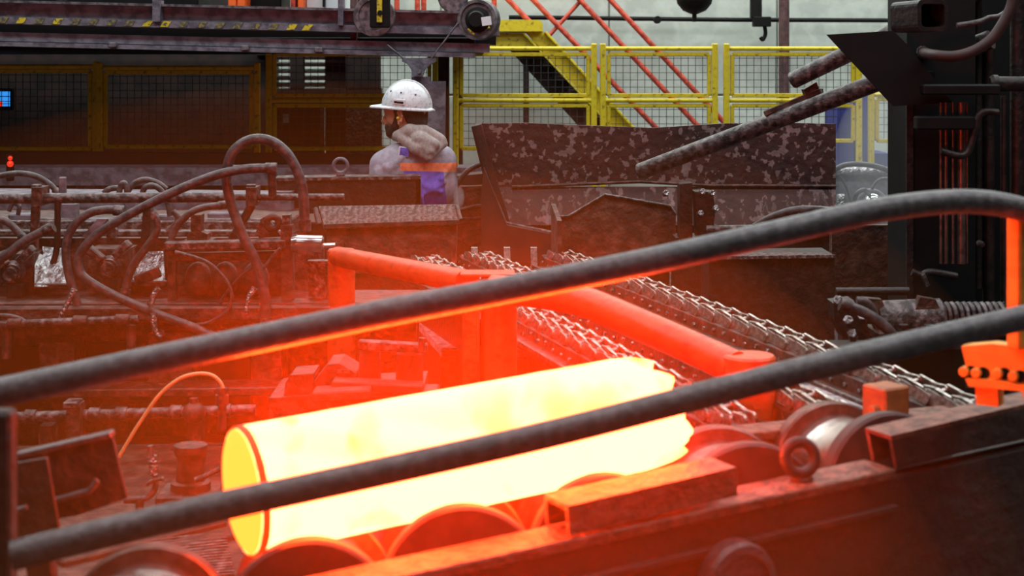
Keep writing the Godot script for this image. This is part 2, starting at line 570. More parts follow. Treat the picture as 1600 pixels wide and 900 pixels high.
func fence(x0: float, x1: float, y0: float, ym: float, y1: float, d: float, label: String, two := true) -> void:
	var t := thing("mesh_fence", label, "fence", "yellow mesh fence panels")
	var p := 9.0 / F * d
	var foot := P(x0, 0, d).y
	for x in [x0, x1]:
		var a := P(x, y0 - 4, d)
		obj("post", MB.new().box(Vector3(a.x, a.y / 2, a.z), Vector3(p, a.y, p)), mats.yellow, t)
	var r := 3.4 / F * d
	var s := 7.0 / F * d
	var rails := [y0 + 4, ym + 8, y1]
	for y in ([y0 + 4, ym + 8] if two else [y0 + 4]):
		obj("rail", MB.new().tube([P(x0 + 4, y, d), P(x1 - 4, y, d)], r), mats.yellow, t)
	var spans := [[y0 + 13, ym], [ym + 16, y1]] if two else [[y0 + 11, y1]]
	for q in spans:
		var f := MB.new()
		for e in [[x0 + 9, q[0], x1 - 9, q[0]], [x0 + 9, q[1], x1 - 9, q[1]], [x0 + 9, q[0], x0 + 9, q[1]], [x1 - 9, q[0], x1 - 9, q[1]]]:
			f.bar(P(e[0], e[1], d + 0.02), P(e[2], e[3], d + 0.02), s * 0.9, s * 0.9, Vector3.BACK)
		var fr := obj("panel_frame", f, mats.yellow, t)
		var m := MB.new()
		var k := x0 + 9.0
		while k < x1 - 10:
			m.bar(P(k, q[0], d + 0.04), P(k, q[1], d + 0.04), 0.0045, 0.0045, Vector3.BACK, 0.0)
			k += 11.3
		k = q[0] + 6.0
		while k < q[1]:
			m.bar(P(x0 + 9, k, d + 0.044), P(x1 - 9, k, d + 0.044), 0.0045, 0.0045, Vector3.BACK, 0.0)
			k += 11.3
		obj("wire_mesh", m, mats.wire, fr).set_meta("kind", "stuff")
	settle(t)

func back_fences() -> void:
	fence(712, 928, 72, 149, 232, 12.0, "yellow mesh fence panel behind the worker's right shoulder, under the stair landing")
	fence(942, 1117, 72, 149, 232, 12.0, "yellow mesh fence panel in front of the foot of the red handrails")
	fence(1135, 1342, 72, 149, 220, 12.0, "yellow mesh fence panel in front of the brown vertical pipe")
	fence(1361, 1520, 144, 158, 220, 12.02, "low yellow mesh fence panel beside the dark mill column, with blue behind", false)
	fence(420, 680, 72, 149, 232, 12.0, "shaded yellow mesh fence panel at the worker's left, before the louvres")
	fence(156, 402, 102, 150, 229, 11.0, "shaded yellow framed panel left of the tall fence post, before the cabin", false)
	fence(-120, 150, 100, 150, 232, 11.02, "shaded yellow framed panel with the small screen behind it", false)
	var b := thing("blue_bin", "dark blue cabinet behind the low yellow fence by the mill column", "cabinet")
	obj("body", plate([[1308, 162], [1334, 162], [1334, 470], [1308, 470]], 12.6, 0.5), mats.blue_panel, b)
	obj("body", plate([[1348, 148], [1356, 148], [1356, 470], [1348, 470]], 12.5, 0.5), mats.blue_panel, b)
	obj("door", plate([[1366, 240], [1392, 240], [1392, 470], [1366, 470]], 12.6, 0.5), mats.blue_panel, b)
	settle(b)
	var by := thing("dark_girder", "long dark steel girder below the left fences", "girder")
	obj("web", plate([[-200, 236], [700, 242], [700, 262], [-200, 262]], 9.8, 0.12), mats.black, by)
	obj("flange", plate([[-200, 262], [760, 262], [760, 290], [-200, 290]], 9.4, 0.3), mats.gantry, by)
	obj("leg", MB.new().box(Vector3(-2.6, 0.6, -9.6), Vector3(0.2, 1.2, 0.2)), mats.gantry, by)
	obj("leg", MB.new().box(Vector3(-0.4, 0.6, -9.6), Vector3(0.2, 1.2, 0.2)), mats.gantry, by)
	settle(by)

func stair() -> void:
	var d := 13.0
	var t := thing("yellow_stair", "yellow steel stair with its landing behind the first mesh fence", "stair")
	obj("landing", plate([[700, 31], [842, 31], [848, 36], [848, 49], [700, 49]], d - 0.1, 0.9), mats.yellow, t)
	obj("landing_beam", plate([[700, 52], [818, 52], [850, 78], [700, 78]], d, 0.1), mats.yellow, t)
	var n := MB.new()
	n.poly(px([[820, 50], [850, 50], [1035, 250], [1006, 250]], d), Vector3(0, 0, -0.05))
	obj("stringer", n, mats.yellow, t)
	obj("stringer_flange", MB.new().bar(P(852, 50, d - 0.02), P(1036, 250, d - 0.02), 0.14, 0.02, Vector3.UP), mats.yellow, t)
	obj("stringer_flange", MB.new().bar(P(818, 52, d - 0.02), P(1004, 250, d - 0.02), 0.1, 0.015, Vector3.UP), mats.yellow, t)
	obj("stringer", plate([[780, 60], [828, 60], [1005, 250], [952, 250]], d + 0.45, 0.3), mats.brown_dark, t)
	for k in 9:
		var a := P(846 + k * 19, 80 + k * 21, d + 0.25)
		obj("tread", MB.new().box(a, Vector3(0.18, 0.03, 0.4)), mats.brown_dark, t)
	obj("leg", MB.new().box(Vector3(P(822, 0, d + 0.3).x, 1.0, -d - 0.3), Vector3(0.05, 2.0, 0.05)), mats.brown_dark, t)
	obj("leg", MB.new().box(Vector3(P(716, 0, d + 0.3).x, 1.0, -d - 0.3), Vector3(0.08, 2.0, 0.08)), mats.brown_dark, t)
	settle(t)
	var h := thing("red_handrail", "red tubular handrail with a cross brace sloping down before the pale wall", "handrail")
	var dd := 13.85
	for e in [[[790, -45], [1032, 207]], [[864, -45], [1100, 207]], [[912, -45], [1146, 207]]]:
		obj("rail", MB.new().tube([P(e[0][0], e[0][1], dd), P(e[1][0], e[1][1], dd)], 0.024), mats.red_tube, h)
	obj("brace", MB.new().tube([P(912, -4, dd + 0.03), P(856, 58, dd + 0.03)], 0.019), mats.red_tube, h)
	obj("rail", MB.new().tube([P(770, -25, dd), P(850, 57, dd)], 0.024), mats.red_tube, h)
	for x in [620, 652, 662, 698, 772]:
		obj("baluster", MB.new().tube([P(x, -70, dd), P(x, 70, dd)], 0.024), mats.red_tube, h)
	settle(h)

func gantry() -> void:
	var t := thing("gantry_bridge", "long dark gantry beam with worn yellow hazard stripes above the left fences", "gantry")
	var y := func(x: float) -> float: return x * 0.024
	var bd := func(a: float, b: float, x0: float, x1: float, d: float, th: float) -> MB:
		return plate([[x0, a + y.call(x0)], [x1, a + y.call(x1)], [x1, b + y.call(x1)], [x0, b + y.call(x0)]], d, th)
	obj("web", bd.call(3, 30, -200, 780, 9.1, 0.1), mats.gantry_web, t)
	var lip := obj("lip", bd.call(26, 37, -200, 780, 9.0, 0.2), mats.gantry, t)
	obj("recess_shade", bd.call(37, 52, -200, 775, 9.3, 0.1), mats.black, t)  # black strip painted in for the shadow under the lip
	obj("lower_web", bd.call(50, 64, -200, 765, 9.1, 0.1), mats.gantry_web, t)
	obj("lower_flange", bd.call(65, 72, -200, 740, 8.95, 0.4), mats.gantry, t)
	obj("upper_rail", bd.call(0, 4, -200, 780, 9.0, 0.12), mats.pulley, t)
	obj("stiffener", bd.call(-6, 28, 238, 250, 8.97, 0.1), mats.gantry, t)
	obj("stiffener", bd.call(-16, 27, 528, 536, 8.97, 0.1), mats.gantry, t)
	for x in [176, 383, 498]:
		obj("clip", MB.new().box(P(x, 66 + x * 0.024, 8.93), Vector3(0.05, 0.03, 0.04)), mats.pulley, t)
	for k in 18:
		var x := -4.0 + k * 28.2
		var a := 27.0 + x * 0.024
		if k > 16:
			x -= 4
		obj("hazard_stripe", plate([[x + 6, a], [x + 18, a], [x + 12, a + 9], [x, a + 9]], 8.995, 0.004), mats.stripe if k in [1, 3, 8, 9, 16, 17] else mats.stripe_worn, lip)
	obj("platform", MB.new().box(Vector3(-2.72, 2.02, -11.05), Vector3(5.0, 0.08, 3.7)), mats.black, t)
	obj("column", MB.new().box(Vector3(P(693, 0, 12.6).x, 1.05, -12.55), Vector3(0.1, 2.1, 0.1)), mats.brown_dark, t)
	obj("column", MB.new().box(Vector3(-4.0, 1.05, -9.3), Vector3(0.3, 2.1, 0.3)), mats.gantry, t)
	settle(t)
	var oc := thing("orange_housing", "bright orange housing standing on the gantry beam", "machine cover")
	obj("casing", MB.new().box(P(367, -20, 9.6), Vector3(0.05, 0.66, 0.2)), mats.orange_paint, oc)
	obj("casing", MB.new().box(P(381, -20, 9.6), Vector3(0.05, 0.66, 0.2)), mats.orange_paint, oc)
	settle(oc)
	var oc2 := thing("orange_housing", "narrow orange and red housing beside the white cabinet on the gantry", "machine cover")
	obj("casing", MB.new().box(P(461, -20, 9.6), Vector3(0.03, 0.66, 0.2)), mats.red_tube, oc2)
	obj("casing", MB.new().box(P(473, -20, 9.6), Vector3(0.035, 0.66, 0.2)), mats.orange_paint, oc2)
	settle(oc2)
	var wc := thing("white_cabinet", "white cabinet on the gantry platform left of the first pulley", "cabinet")
	obj("body", MB.new().box(P(511, -25, 9.8), Vector3(0.27, 0.7, 0.3)), mats.white_paint, wc)
	obj("door", MB.new().box(P(493, -25, 9.63), Vector3(0.11, 0.66, 0.02)), mats.white_paint, wc)
	obj("door", MB.new().box(P(525, -25, 9.63), Vector3(0.13, 0.66, 0.02)), mats.white_paint, wc)
	obj("handle", MB.new().box(P(506, 2, 9.6), Vector3(0.014, 0.07, 0.03)), mats.black, wc)
	settle(wc)
	single("gantry_post", MB.new().box(P(553, -25, 9.2), Vector3(0.04, 0.75, 0.06)), mats.brown_paint, "thin brown post between the white cabinet and the first pulley", "post")
	var bk := thing("dark_machinery", "dark machinery on the gantry platform at the top left", "machine")
	obj("casing", MB.new().box(P(150, -25, 9.9), Vector3(1.4, 0.7, 0.4)), mats.black, bk)
	obj("casing", MB.new().box(P(420, -22, 9.9), Vector3(0.22, 0.7, 0.4)), mats.black, bk)
	obj("lamp_housing", MB.new().box(P(96, -4, 9.5), Vector3(0.05, 0.05, 0.1)), mats.pulley, bk)
	settle(bk)
	# pulleys
	var p1 := thing("pulley", "left grey cable pulley on the gantry held in a black bracket", "pulley")
	obj("sheave", MB.new().lathe(P(585, 25, 8.9), Vector3.BACK, [[-0.06, 0.0], [-0.06, 0.118], [-0.03, 0.12], [0.0, 0.1], [0.03, 0.12], [0.04, 0.118], [0.04, 0.09], [0.03, 0.085], [0.03, 0.0]], 40), mats.pulley, p1)
	var br := obj("bracket", MB.new().box(P(594, 12, 8.78), Vector3(0.115, 0.23, 0.04)), mats.black, p1)
	obj("slide_bar", MB.new().box(P(593, 8, 8.75), Vector3(0.03, 0.2, 0.02)), mats.stripe, br)
	obj("bolt", MB.new().disc(P(594, 20, 8.74), Vector3.BACK, 0.016, 0.03, 6), mats.black, br)
	settle(p1)
	var p2 := thing("pulley", "right bright rimmed cable pulley with a hub and white plate", "pulley")
	var o2 := P(747, 31, 8.85)
	obj("sheave", MB.new().lathe(o2, Vector3(-0.25, 0, 1), [[-0.07, 0.0], [-0.07, 0.116], [-0.05, 0.118], [-0.02, 0.1], [0.01, 0.118], [0.03, 0.116], [0.03, 0.098], [0.015, 0.094], [0.015, 0.0]], 40), mats.pulley, p2)
	obj("hub", MB.new().lathe(o2, Vector3(-0.1, 0, 1), [[0.0, 0.075], [0.03, 0.072], [0.035, 0.052], [0.09, 0.05], [0.1, 0.042], [0.1, 0.0]], 32), mats.black, p2)
	obj("name_plate", MB.new().box(P(760, 33, 8.74), Vector3(0.055, 0.05, 0.006), Basis(Vector3.BACK, 0.15)), mats.white_paint, p2)
	obj("warning_mark", MB.new().poly(px([[762, 44], [766, 44], [764, 40]], 8.738), Vector3(0, 0, -0.004)), mats.stripe, p2)
	obj("yellow_mark", MB.new().bar(P(731, 45, 8.8), P(741, 54, 8.8), 0.012, 0.012), mats.stripe, p2)
	settle(p2)
	single("pulley", MB.new().disc(P(708, -4, 9.05), Vector3.BACK, 0.09, 0.06, 32), mats.pulley, "upper grey wheel partly out of sight above the right pulley", "pulley")
	var y0 := thing("hook_block", "dark cable yoke with a steel panel hanging from the two pulleys behind the worker", "hanger")
	obj("yoke", plate([[628, 91], [682, 91], [681, 96], [672, 101], [664, 108], [660, 120], [645, 120], [642, 108], [636, 100], [628, 96]], 8.9, 0.07), mats.gantry, y0)
	obj("pin", MB.new().disc(P(655, 112, 8.88), Vector3.BACK, 0.012, 0.06, 12), mats.pulley, y0)
	obj("panel", plate([[643, 120], [672, 120], [672, 127], [696, 127], [694, 330], [640, 330]], 8.95, 0.05), mats.gantry, y0)
	obj("stay", plate([[640, 330], [694, 330], [694, 690], [640, 690]], 8.97, 0.03), mats.gantry, y0)
	settle(y0)
	var rp := thing("steel_rope", "thin steel rope running from the pulleys down to the dark yoke", "rope")
	obj("strand", MB.new().tube([P(716, 36, 8.84), P(674, 91, 8.87)], 0.005, 8), mats.pulley, rp)
	obj("strand", MB.new().tube([P(605, 70, 8.87), P(630, 91, 8.87)], 0.005, 8), mats.pulley, rp)
	settle(rp)

# ---- the worker: distance fields of tapered capsules, meshed as surface nets
func net(bones: Array, cell: float, k: float) -> MB:
	var lo := Vector3.INF
	var hi := -Vector3.INF
	for b in bones:
		var r: float = maxf(b[2], b[3]) + cell * 3
		lo = lo.min((b[0] as Vector3).min(b[1]) - Vector3.ONE * r)
		hi = hi.max((b[0] as Vector3).max(b[1]) + Vector3.ONE * r)
	var nx := int((hi.x - lo.x) / cell) + 2
	var ny := int((hi.y - lo.y) / cell) + 2
	var nz := int((hi.z - lo.z) / cell) + 2
	var f := PackedFloat32Array()
	f.resize(nx * ny * nz)
	f.fill(1000.0)
	for b in bones:
		var a: Vector3 = b[0]
		var d: Vector3 = b[1] - b[0]
		var dd := maxf(d.length_squared(), 1e-9)
		var ra: float = b[2]
		var rd: float = b[3] - b[2]
		var m := maxf(b[2], b[3]) + k + cell * 2.5
		var p0 := (((b[0] as Vector3).min(b[1]) - Vector3.ONE * m) - lo) / cell
		var p1 := (((b[0] as Vector3).max(b[1]) + Vector3.ONE * m) - lo) / cell
		for z in range(maxi(0, int(p0.z)), mini(nz, int(p1.z) + 2)):
			for y in range(maxi(0, int(p0.y)), mini(ny, int(p1.y) + 2)):
				var row := (z * ny + y) * nx
				for x in range(maxi(0, int(p0.x)), mini(nx, int(p1.x) + 2)):
					var q := lo + Vector3(x, y, z) * cell - a
					var t := clampf(q.dot(d) / dd, 0.0, 1.0)
					var e := (q - d * t).length() - ra - rd * t
					var g := f[row + x]
					var h := clampf(0.5 + 0.5 * (g - e) / k, 0.0, 1.0)
					f[row + x] = lerpf(g, e, h) - k * h * (1.0 - h)
	var mb := MB.new()
	var at := {}
	var vs := PackedVector3Array()
	var ns := PackedVector3Array()
	var off := [0, 1, nx, nx + 1, nx * ny, nx * ny + 1, nx * ny + nx, nx * ny + nx + 1]
	var edges := [[0, 1], [2, 3], [4, 5], [6, 7], [0, 2], [1, 3], [4, 6], [5, 7], [0, 4], [1, 5], [2, 6], [3, 7]]
	for z in nz - 1:
		for y in ny - 1:
			for x in nx - 1:
				var i := (z * ny + y) * nx + x
				var c := 0
				for j in 8:
					if f[i + off[j]] < 0.0:
						c += 1
				if c == 0 or c == 8:
					continue
				var s := Vector3()
				var w := 0
				for e in edges:
					var a0 := f[i + off[e[0]]]
					var a1 := f[i + off[e[1]]]
					if (a0 < 0.0) != (a1 < 0.0):
						var t := a0 / (a0 - a1)
						var q0 := Vector3(e[0] & 1, (e[0] >> 1) & 1, e[0] >> 2)
						var q1 := Vector3(e[1] & 1, (e[1] >> 1) & 1, e[1] >> 2)
						s += q0.lerp(q1, t)
						w += 1
				var g := Vector3()
				for j in 8:
					var vv := minf(f[i + off[j]], cell * 3)
					g += Vector3((j & 1) * 2 - 1, ((j >> 1) & 1) * 2 - 1, (j >> 2) * 2 - 1) * vv
				at[i] = vs.size()
				vs.append(lo + (Vector3(x, y, z) + s / w) * cell)
				ns.append(g.normalized())
	var strides := [1, nx, nx * ny]
	for i in at:
		for ax in 3:
			var s0: int = strides[ax]
			var b1: int = strides[(ax + 1) % 3]
			var b2: int = strides[(ax + 2) % 3]
			if (f[i] < 0.0) == (f[i + s0] < 0.0):
				continue
			if at.has(i - b1) and at.has(i - b2) and at.has(i - b1 - b2):
				var q := [at[i], at[i - b1], at[i - b1 - b2], at[i - b2]]
				mb.tri(vs[q[0]], vs[q[1]], vs[q[2]], ns[q[0]], ns[q[1]], ns[q[2]])
				mb.tri(vs[q[0]], vs[q[2]], vs[q[3]], ns[q[0]], ns[q[2]], ns[q[3]])
	return mb

func split(m: MB, o: Vector3, nn: Vector3) -> Array:      # [the half on the side of nn, the other]
	var out := [MB.new(), MB.new()]
	for i in range(0, m.v.size(), 3):
		for side in 2:
			var sg := 1.0 if side == 0 else -1.0
			var pv := []
			var pn := []
			for j in 3:
				var a := m.v[i + j]
				var b := m.v[i + (j + 1) % 3]
				var da := (a - o).dot(nn) * sg
				var db := (b - o).dot(nn) * sg
				if da >= 0.0:
					pv.append(a); pn.append(m.n[i + j])
				if (da >= 0.0) != (db >= 0.0):
					var t := da / (da - db)
					pv.append(a.lerp(b, t)); pn.append(m.n[i + j].lerp(m.n[i + (j + 1) % 3], t).normalized())
			for j in range(1, pv.size() - 1):
				out[side].tri(pv[0], pv[j], pv[j + 1], pn[0], pn[j], pn[j + 1])
	return out
func join(a: MB, b: MB) -> MB:
	a.v.append_array(b.v)
	a.n.append_array(b.n)
	return a

func worker() -> void:
	var skin := mat("skin", ["#b98264"], 0.6, 0.0)
	var cloth := mat("cloth_grey", ["#8a8692", "#98949f", "#a39fac"], 0.9, 0.0, 5.0, 0.07)
	var blue := mat("cloth_blue", ["#5048a4", "#6158c0", "#6c62c8"], 0.9, 0.0, 4.0, 0.07)
	var band := mat("band_orange", ["#e86a48", "#ff8258", "#ff9068"], 0.8, 0.0, 5.0, 0.0, [0.2, 0.4, 0.7])
	var hoodm := mat("cloth_hood", ["#8c847f", "#9a918c", "#a69d98"], 0.95, 0.0, 9.0, 0.07)
	var trouser := mat("cloth_trousers", ["#2f2d45", "#3d3a58"], 0.9, 0.0, 4.0)
	var hairm := mat("hair", ["#17100d", "#251a15"], 0.8, 0.0, 12.0, 0.3)
	var helmetm := mat("helmet_paint", ["#8f9499", "#c6cacd", "#d4d7d9"], 0.4, 0.0, 7.0, 0.0, [0.15, 0.32, 0.7])
	var boot := mat("boot", ["#17130f"], 0.7, 0.0)
	var t := thing("person", "person in a silver helmet and grey hooded work jacket, back turned, looking left", "person")
	var sh_l := P(600, 258, 7.43)
	var sh_r := P(691, 250, 7.57)
	var el_l := P(585, 335, 7.36)
	var el_r := P(701, 333, 7.62)
	var wr_l := P(604, 372, 7.64)
	var wr_r := P(672, 378, 7.84)
	var hip_l := P(626, 408, 7.46)
	var hip_r := P(668, 408, 7.54)
	var kn_l := P(622, 552, 7.46)
	var kn_r := P(672, 552, 7.56)
	var an_l := P(622, 682, 7.43)
	var an_r := P(674, 682, 7.53)
	var nk := P(652, 215, 7.49)
	var hc := P(635, 179, 7.5)
	var f := Vector3(-0.93, -0.03, -0.36).normalized()
	var l := Vector3.UP.cross(f).normalized()
	var u := f.cross(l)
	var hp := func(a: float, b: float, c: float) -> Vector3: return hc + f * a + u * b + l * c
	# body
	var body := net([
		[sh_l, sh_r, 0.05, 0.05], [P(630, 275, 7.47), P(675, 275, 7.53), 0.1, 0.1], [P(634, 345, 7.47), P(672, 345, 7.53), 0.095, 0.095], [hip_l, hip_r, 0.1, 0.1],
		[nk, P(652, 250, 7.5), 0.055, 0.09], [sh_l, el_l, 0.048, 0.04], [el_l, wr_l, 0.038, 0.028], [sh_r, el_r, 0.048, 0.04], [el_r, wr_r, 0.038, 0.028],
		[hip_l, kn_l, 0.08, 0.055], [kn_l, an_l, 0.05, 0.038], [hip_r, kn_r, 0.08, 0.055], [kn_r, an_r, 0.05, 0.038],
		[an_l, P(618, 696, 7.6), 0.038, 0.03], [an_r, P(670, 696, 7.7), 0.038, 0.03], [nk, hp.call(-0.035, -0.05, 0.0), 0.056, 0.055]], 0.015, 0.04)
	var head := net([
		[hp.call(0.03, 0.03, 0), hp.call(-0.025, 0.035, 0), 0.077, 0.08], [hp.call(0.05, 0.0, 0), hp.call(0.056, -0.075, 0), 0.056, 0.036],
		[hp.call(0.0, -0.055, 0.045), hp.call(0.07, -0.09, 0.014), 0.022, 0.02], [hp.call(0.0, -0.055, -0.045), hp.call(0.07, -0.09, -0.014), 0.022, 0.02],
		[hp.call(0.1, 0.008, 0), hp.call(0.124, -0.03, 0), 0.009, 0.012], [hp.call(0.11, -0.034, 0.01), hp.call(0.11, -0.034, -0.01), 0.009, 0.009],
		[hp.call(0.086, 0.022, 0.034), hp.call(0.096, 0.02, 0.0), 0.014, 0.012], [hp.call(0.086, 0.022, -0.034), hp.call(0.096, 0.02, 0.0), 0.014, 0.012],
		[hp.call(0.062, -0.022, 0.042), hp.call(0.05, -0.03, 0.048), 0.024, 0.02], [hp.call(0.062, -0.022, -0.042), hp.call(0.05, -0.03, -0.048), 0.024, 0.02],
		[hp.call(0.103, -0.056, 0.016), hp.call(0.103, -0.056, -0.016), 0.008, 0.008], [hp.call(0.1, -0.068, 0.014), hp.call(0.1, -0.068, -0.014), 0.008, 0.008],
		[hp.call(-0.02, -0.03, 0), hp.call(-0.05, -0.14, 0), 0.058, 0.058]], 0.005, 0.018)
	join(body, head)
	var ear := []
	for s in [1.0, -1.0]:
		for e in [[0.006, 0.022, 0.0, 0.03], [0.0, 0.03, -0.014, 0.028], [-0.014, 0.028, -0.02, 0.006], [-0.02, 0.006, -0.012, -0.018], [-0.012, -0.018, 0.0, -0.03], [0.0, -0.03, 0.004, -0.012]]:
			ear.append([hp.call(0.0 + e[0], -0.012 + e[1], s * 0.086), hp.call(0.0 + e[2], -0.012 + e[3], s * (0.086 if e[2] > -0.01 else 0.094)), 0.006, 0.006])
		ear.append([hp.call(-0.004, 0.0, s * 0.078), hp.call(-0.004, -0.022, s * 0.078), 0.012, 0.01])
	join(body, net(ear, 0.003, 0.006))
	for w in [[wr_l, P(612, 378, 7.74), 1.0], [wr_r, P(664, 384, 7.94), -1.0]]:
		var d: Vector3 = (w[1] - w[0]).normalized()
		var sd := d.cross(Vector3.UP).normalized()
		var dn := sd.cross(d)
		var hb := [[w[0] + d * 0.02, w[0] + d * 0.085 + sd * 0.02, 0.024, 0.02], [w[0] + d * 0.02, w[0] + d * 0.085 - sd * 0.02, 0.024, 0.02]]
		for k in 4:
			var kn: Vector3 = w[0] + d * 0.09 + sd * (0.03 - 0.02 * k) * w[2]
			var ln: float = [0.038, 0.044, 0.041, 0.032][k]
			var md: Vector3 = kn + d * ln - dn * 0.012
			hb.append([kn - d * 0.02, md, 0.0105, 0.0095])
			hb.append([md, md + d * ln * 0.45 - dn * 0.026, 0.0092, 0.008])
		var tb: Vector3 = w[0] + d * 0.035 + sd * 0.034 * w[2]
		hb.append([tb, tb + d * 0.035 + sd * 0.022 * w[2] - dn * 0.01, 0.013, 0.011])
		hb.append([tb + d * 0.035 + sd * 0.022 * w[2] - dn * 0.01, tb + d * 0.062 + sd * 0.018 * w[2] - dn * 0.022, 0.0105, 0.009])
		join(body, net(hb, 0.004, 0.008))
	obj("body", body, skin, t)
	# clothes
	var jk := net([
		[sh_l, sh_r, 0.064, 0.06], [P(624, 258, 7.46), P(681, 258, 7.54), 0.108, 0.105], [P(626, 290, 7.46), P(679, 290, 7.54), 0.116, 0.114], [P(632, 350, 7.47), P(672, 350, 7.53), 0.116, 0.116], [P(632, 395, 7.47), P(670, 395, 7.53), 0.122, 0.122],
		[nk, P(652, 240, 7.5), 0.06, 0.1], [sh_l, el_l, 0.064, 0.054], [el_l, wr_l, 0.054, 0.042], [sh_r, el_r, 0.06, 0.054], [el_r, wr_r, 0.054, 0.042],
		# folds
		[P(604, 262, 7.36), P(618, 285, 7.37), 0.012, 0.01], [P(590, 268, 7.36), P(600, 300, 7.34), 0.012, 0.01], [P(645, 285, 7.37), P(690, 300, 7.42), 0.008, 0.008], [P(650, 310, 7.37), P(694, 285, 7.43), 0.007, 0.007], [P(628, 246, 7.36), P(612, 262, 7.355), 0.009, 0.007], [P(700, 262, 7.47), P(690, 280, 7.42), 0.008, 0.007], [P(655, 276, 7.365), P(662, 318, 7.36), 0.005, 0.006]], 0.008, 0.025)
	var a := split(jk, P(624, 260, 7.5), Vector3(1, 0, -0.1).normalized())
	var grey: MB = a[1]
	var b := split(a[0], P(660, 254.5, 7.4), Vector3(0.03, 1, 0).normalized())
	join(grey, b[0])
	var c := split(b[1], P(660, 267.5, 7.4), Vector3(0.05, 1, 0).normalized())
	var e := split(c[1], P(634, 300, 7.5), Vector3(1, 0, 0))
	join(grey, e[1])
	var g := split(e[0], P(697, 300, 7.5), Vector3(1, 0.08, 0).normalized())
	join(grey, g[0])
	var j := obj("jacket", grey, cloth, t)
	obj("back_panel", g[1], blue, j).set_meta("label", "blue lower back of the jacket")
	obj("reflective_band", c[0], band, j).set_meta("label", "orange band across the back")
	var pt := MB.new()
	pt.box(P(631, 237, 7.37), Vector3(0.05, 0.046, 0.02), Basis(Vector3(0, 0, 1), -0.12), 0.002)
	var pb := obj("back_patch", pt, mats.white_paint, j)
	obj("patch_print", MB.new().box(P(632, 237, 7.368), Vector3(0.043, 0.039, 0.02), Basis(Vector3(0, 0, 1), -0.12), 0.001), blue, j)
	obj("trousers", net([[hip_l, hip_r, 0.115, 0.115], [hip_l, kn_l, 0.095, 0.07], [kn_l, an_l, 0.068, 0.06], [hip_r, kn_r, 0.095, 0.07], [kn_r, an_r, 0.068, 0.06]], 0.015, 0.03), trouser, t)
	for w in [[an_l, P(618, 694, 7.62)], [an_r, P(670, 694, 7.72)]]:
		var o1: Vector3 = w[0]
		var o2: Vector3 = w[1]
		o1.y = 0.06
		o2.y = 0.04
		obj("boot", net([[o1 + Vector3(0, 0.1, 0), o1, 0.052, 0.058], [o1, o2, 0.055, 0.038]], 0.01, 0.02), boot, t)
	var z := 7.4
	obj("hood", net([
		[P(621, 212, 7.42), P(640, 205, 7.4), 0.026, 0.034], [P(640, 205, 7.4), P(662, 207, 7.42), 0.034, 0.036], [P(662, 207, 7.42), P(688, 220, 7.44), 0.034, 0.03], [P(688, 220, 7.44), P(694, 225, 7.45), 0.026, 0.018],
		[P(622, 214, 7.44), P(618, 214, 7.55), 0.024, 0.022], [P(686, 216, 7.48), P(670, 208, 7.6), 0.026, 0.03],
		[P(628, 216, 7.39), P(650, 232, 7.365), 0.024, 0.03], [P(650, 232, 7.365), P(668, 246, 7.365), 0.03, 0.018], [P(690, 226, 7.43), P(670, 246, 7.37), 0.022, 0.018],
		[P(655, 218, 7.38), P(678, 226, 7.38), 0.04, 0.03], [P(660, 230, 7.37), P(672, 236, 7.37), 0.034, 0.026], [P(645, 213, 7.375), P(668, 238, 7.352), 0.012, 0.01], [P(664, 212, 7.375), P(674, 236, 7.352), 0.011, 0.009]], 0.006, 0.012), hoodm, t)
	obj("hair", net([
		[hp.call(-0.05, 0.03, 0.03), hp.call(-0.058, -0.03, 0.022), 0.05, 0.044], [hp.call(-0.05, 0.03, -0.03), hp.call(-0.058, -0.03, -0.022), 0.05, 0.044], [hp.call(-0.04, 0.02, 0.045), hp.call(-0.045, -0.02, 0.042), 0.038, 0.03],
		[hp.call(0.012, 0.02, 0.07), hp.call(-0.03, 0.015, 0.066), 0.02, 0.022], [hp.call(0.02, 0.03, 0.069), hp.call(0.024, -0.02, 0.068), 0.012, 0.008], [hp.call(-0.06, -0.04, 0), hp.call(-0.07, -0.055, 0), 0.035, 0.03]], 0.005, 0.012), hairm, t)
	obj("beard", net([
		[hp.call(0.024, -0.02, 0.068), hp.call(0.03, -0.052, 0.058), 0.012, 0.019], [hp.call(0.03, -0.054, 0.056), hp.call(0.075, -0.083, 0.026), 0.019, 0.022], [hp.call(0.075, -0.083, 0.026), hp.call(0.088, -0.089, 0.0), 0.022, 0.023],
		[hp.call(0.024, -0.02, -0.068), hp.call(0.03, -0.052, -0.058), 0.012, 0.019], [hp.call(0.03, -0.054, -0.056), hp.call(0.075, -0.083, -0.026), 0.019, 0.022], [hp.call(0.085, -0.093, 0), hp.call(0.08, -0.1, 0), 0.022, 0.016],
		[hp.call(0.106, -0.044, 0.002), hp.call(0.09, -0.062, 0.034), 0.01, 0.012], [hp.call(0.106, -0.044, -0.002), hp.call(0.09, -0.062, -0.034), 0.01, 0.012]], 0.005, 0.01), hairm, t)
	for s in [1.0, -1.0]:
		var ey := obj("eye", MB.new().ball(hp.call(0.09, 0.004, s * 0.031), Vector3.ONE * 0.011), mats.white_paint, t)
		obj("iris", MB.new().ball(hp.call(0.097, 0.004, s * 0.032), Vector3.ONE * 0.0055), mats.black, ey)
		obj("eyebrow", MB.new().tube([hp.call(0.103, 0.024, s * 0.012), hp.call(0.097, 0.03, s * 0.03), hp.call(0.082, 0.024, s * 0.05)], 0.0045, 8), hairm, t)
	obj("ear_plug", MB.new().ball(hp.call(0.002, -0.014, 0.094), Vector3.ONE * 0.008), mat("plug_yellow", ["#e6c022"], 0.5, 0.0), t)
	# helmet: tilted back over the head
	var hf := (f - Vector3.UP * -0.10).normalized()
	var hl := Vector3.UP.cross(hf).normalized()
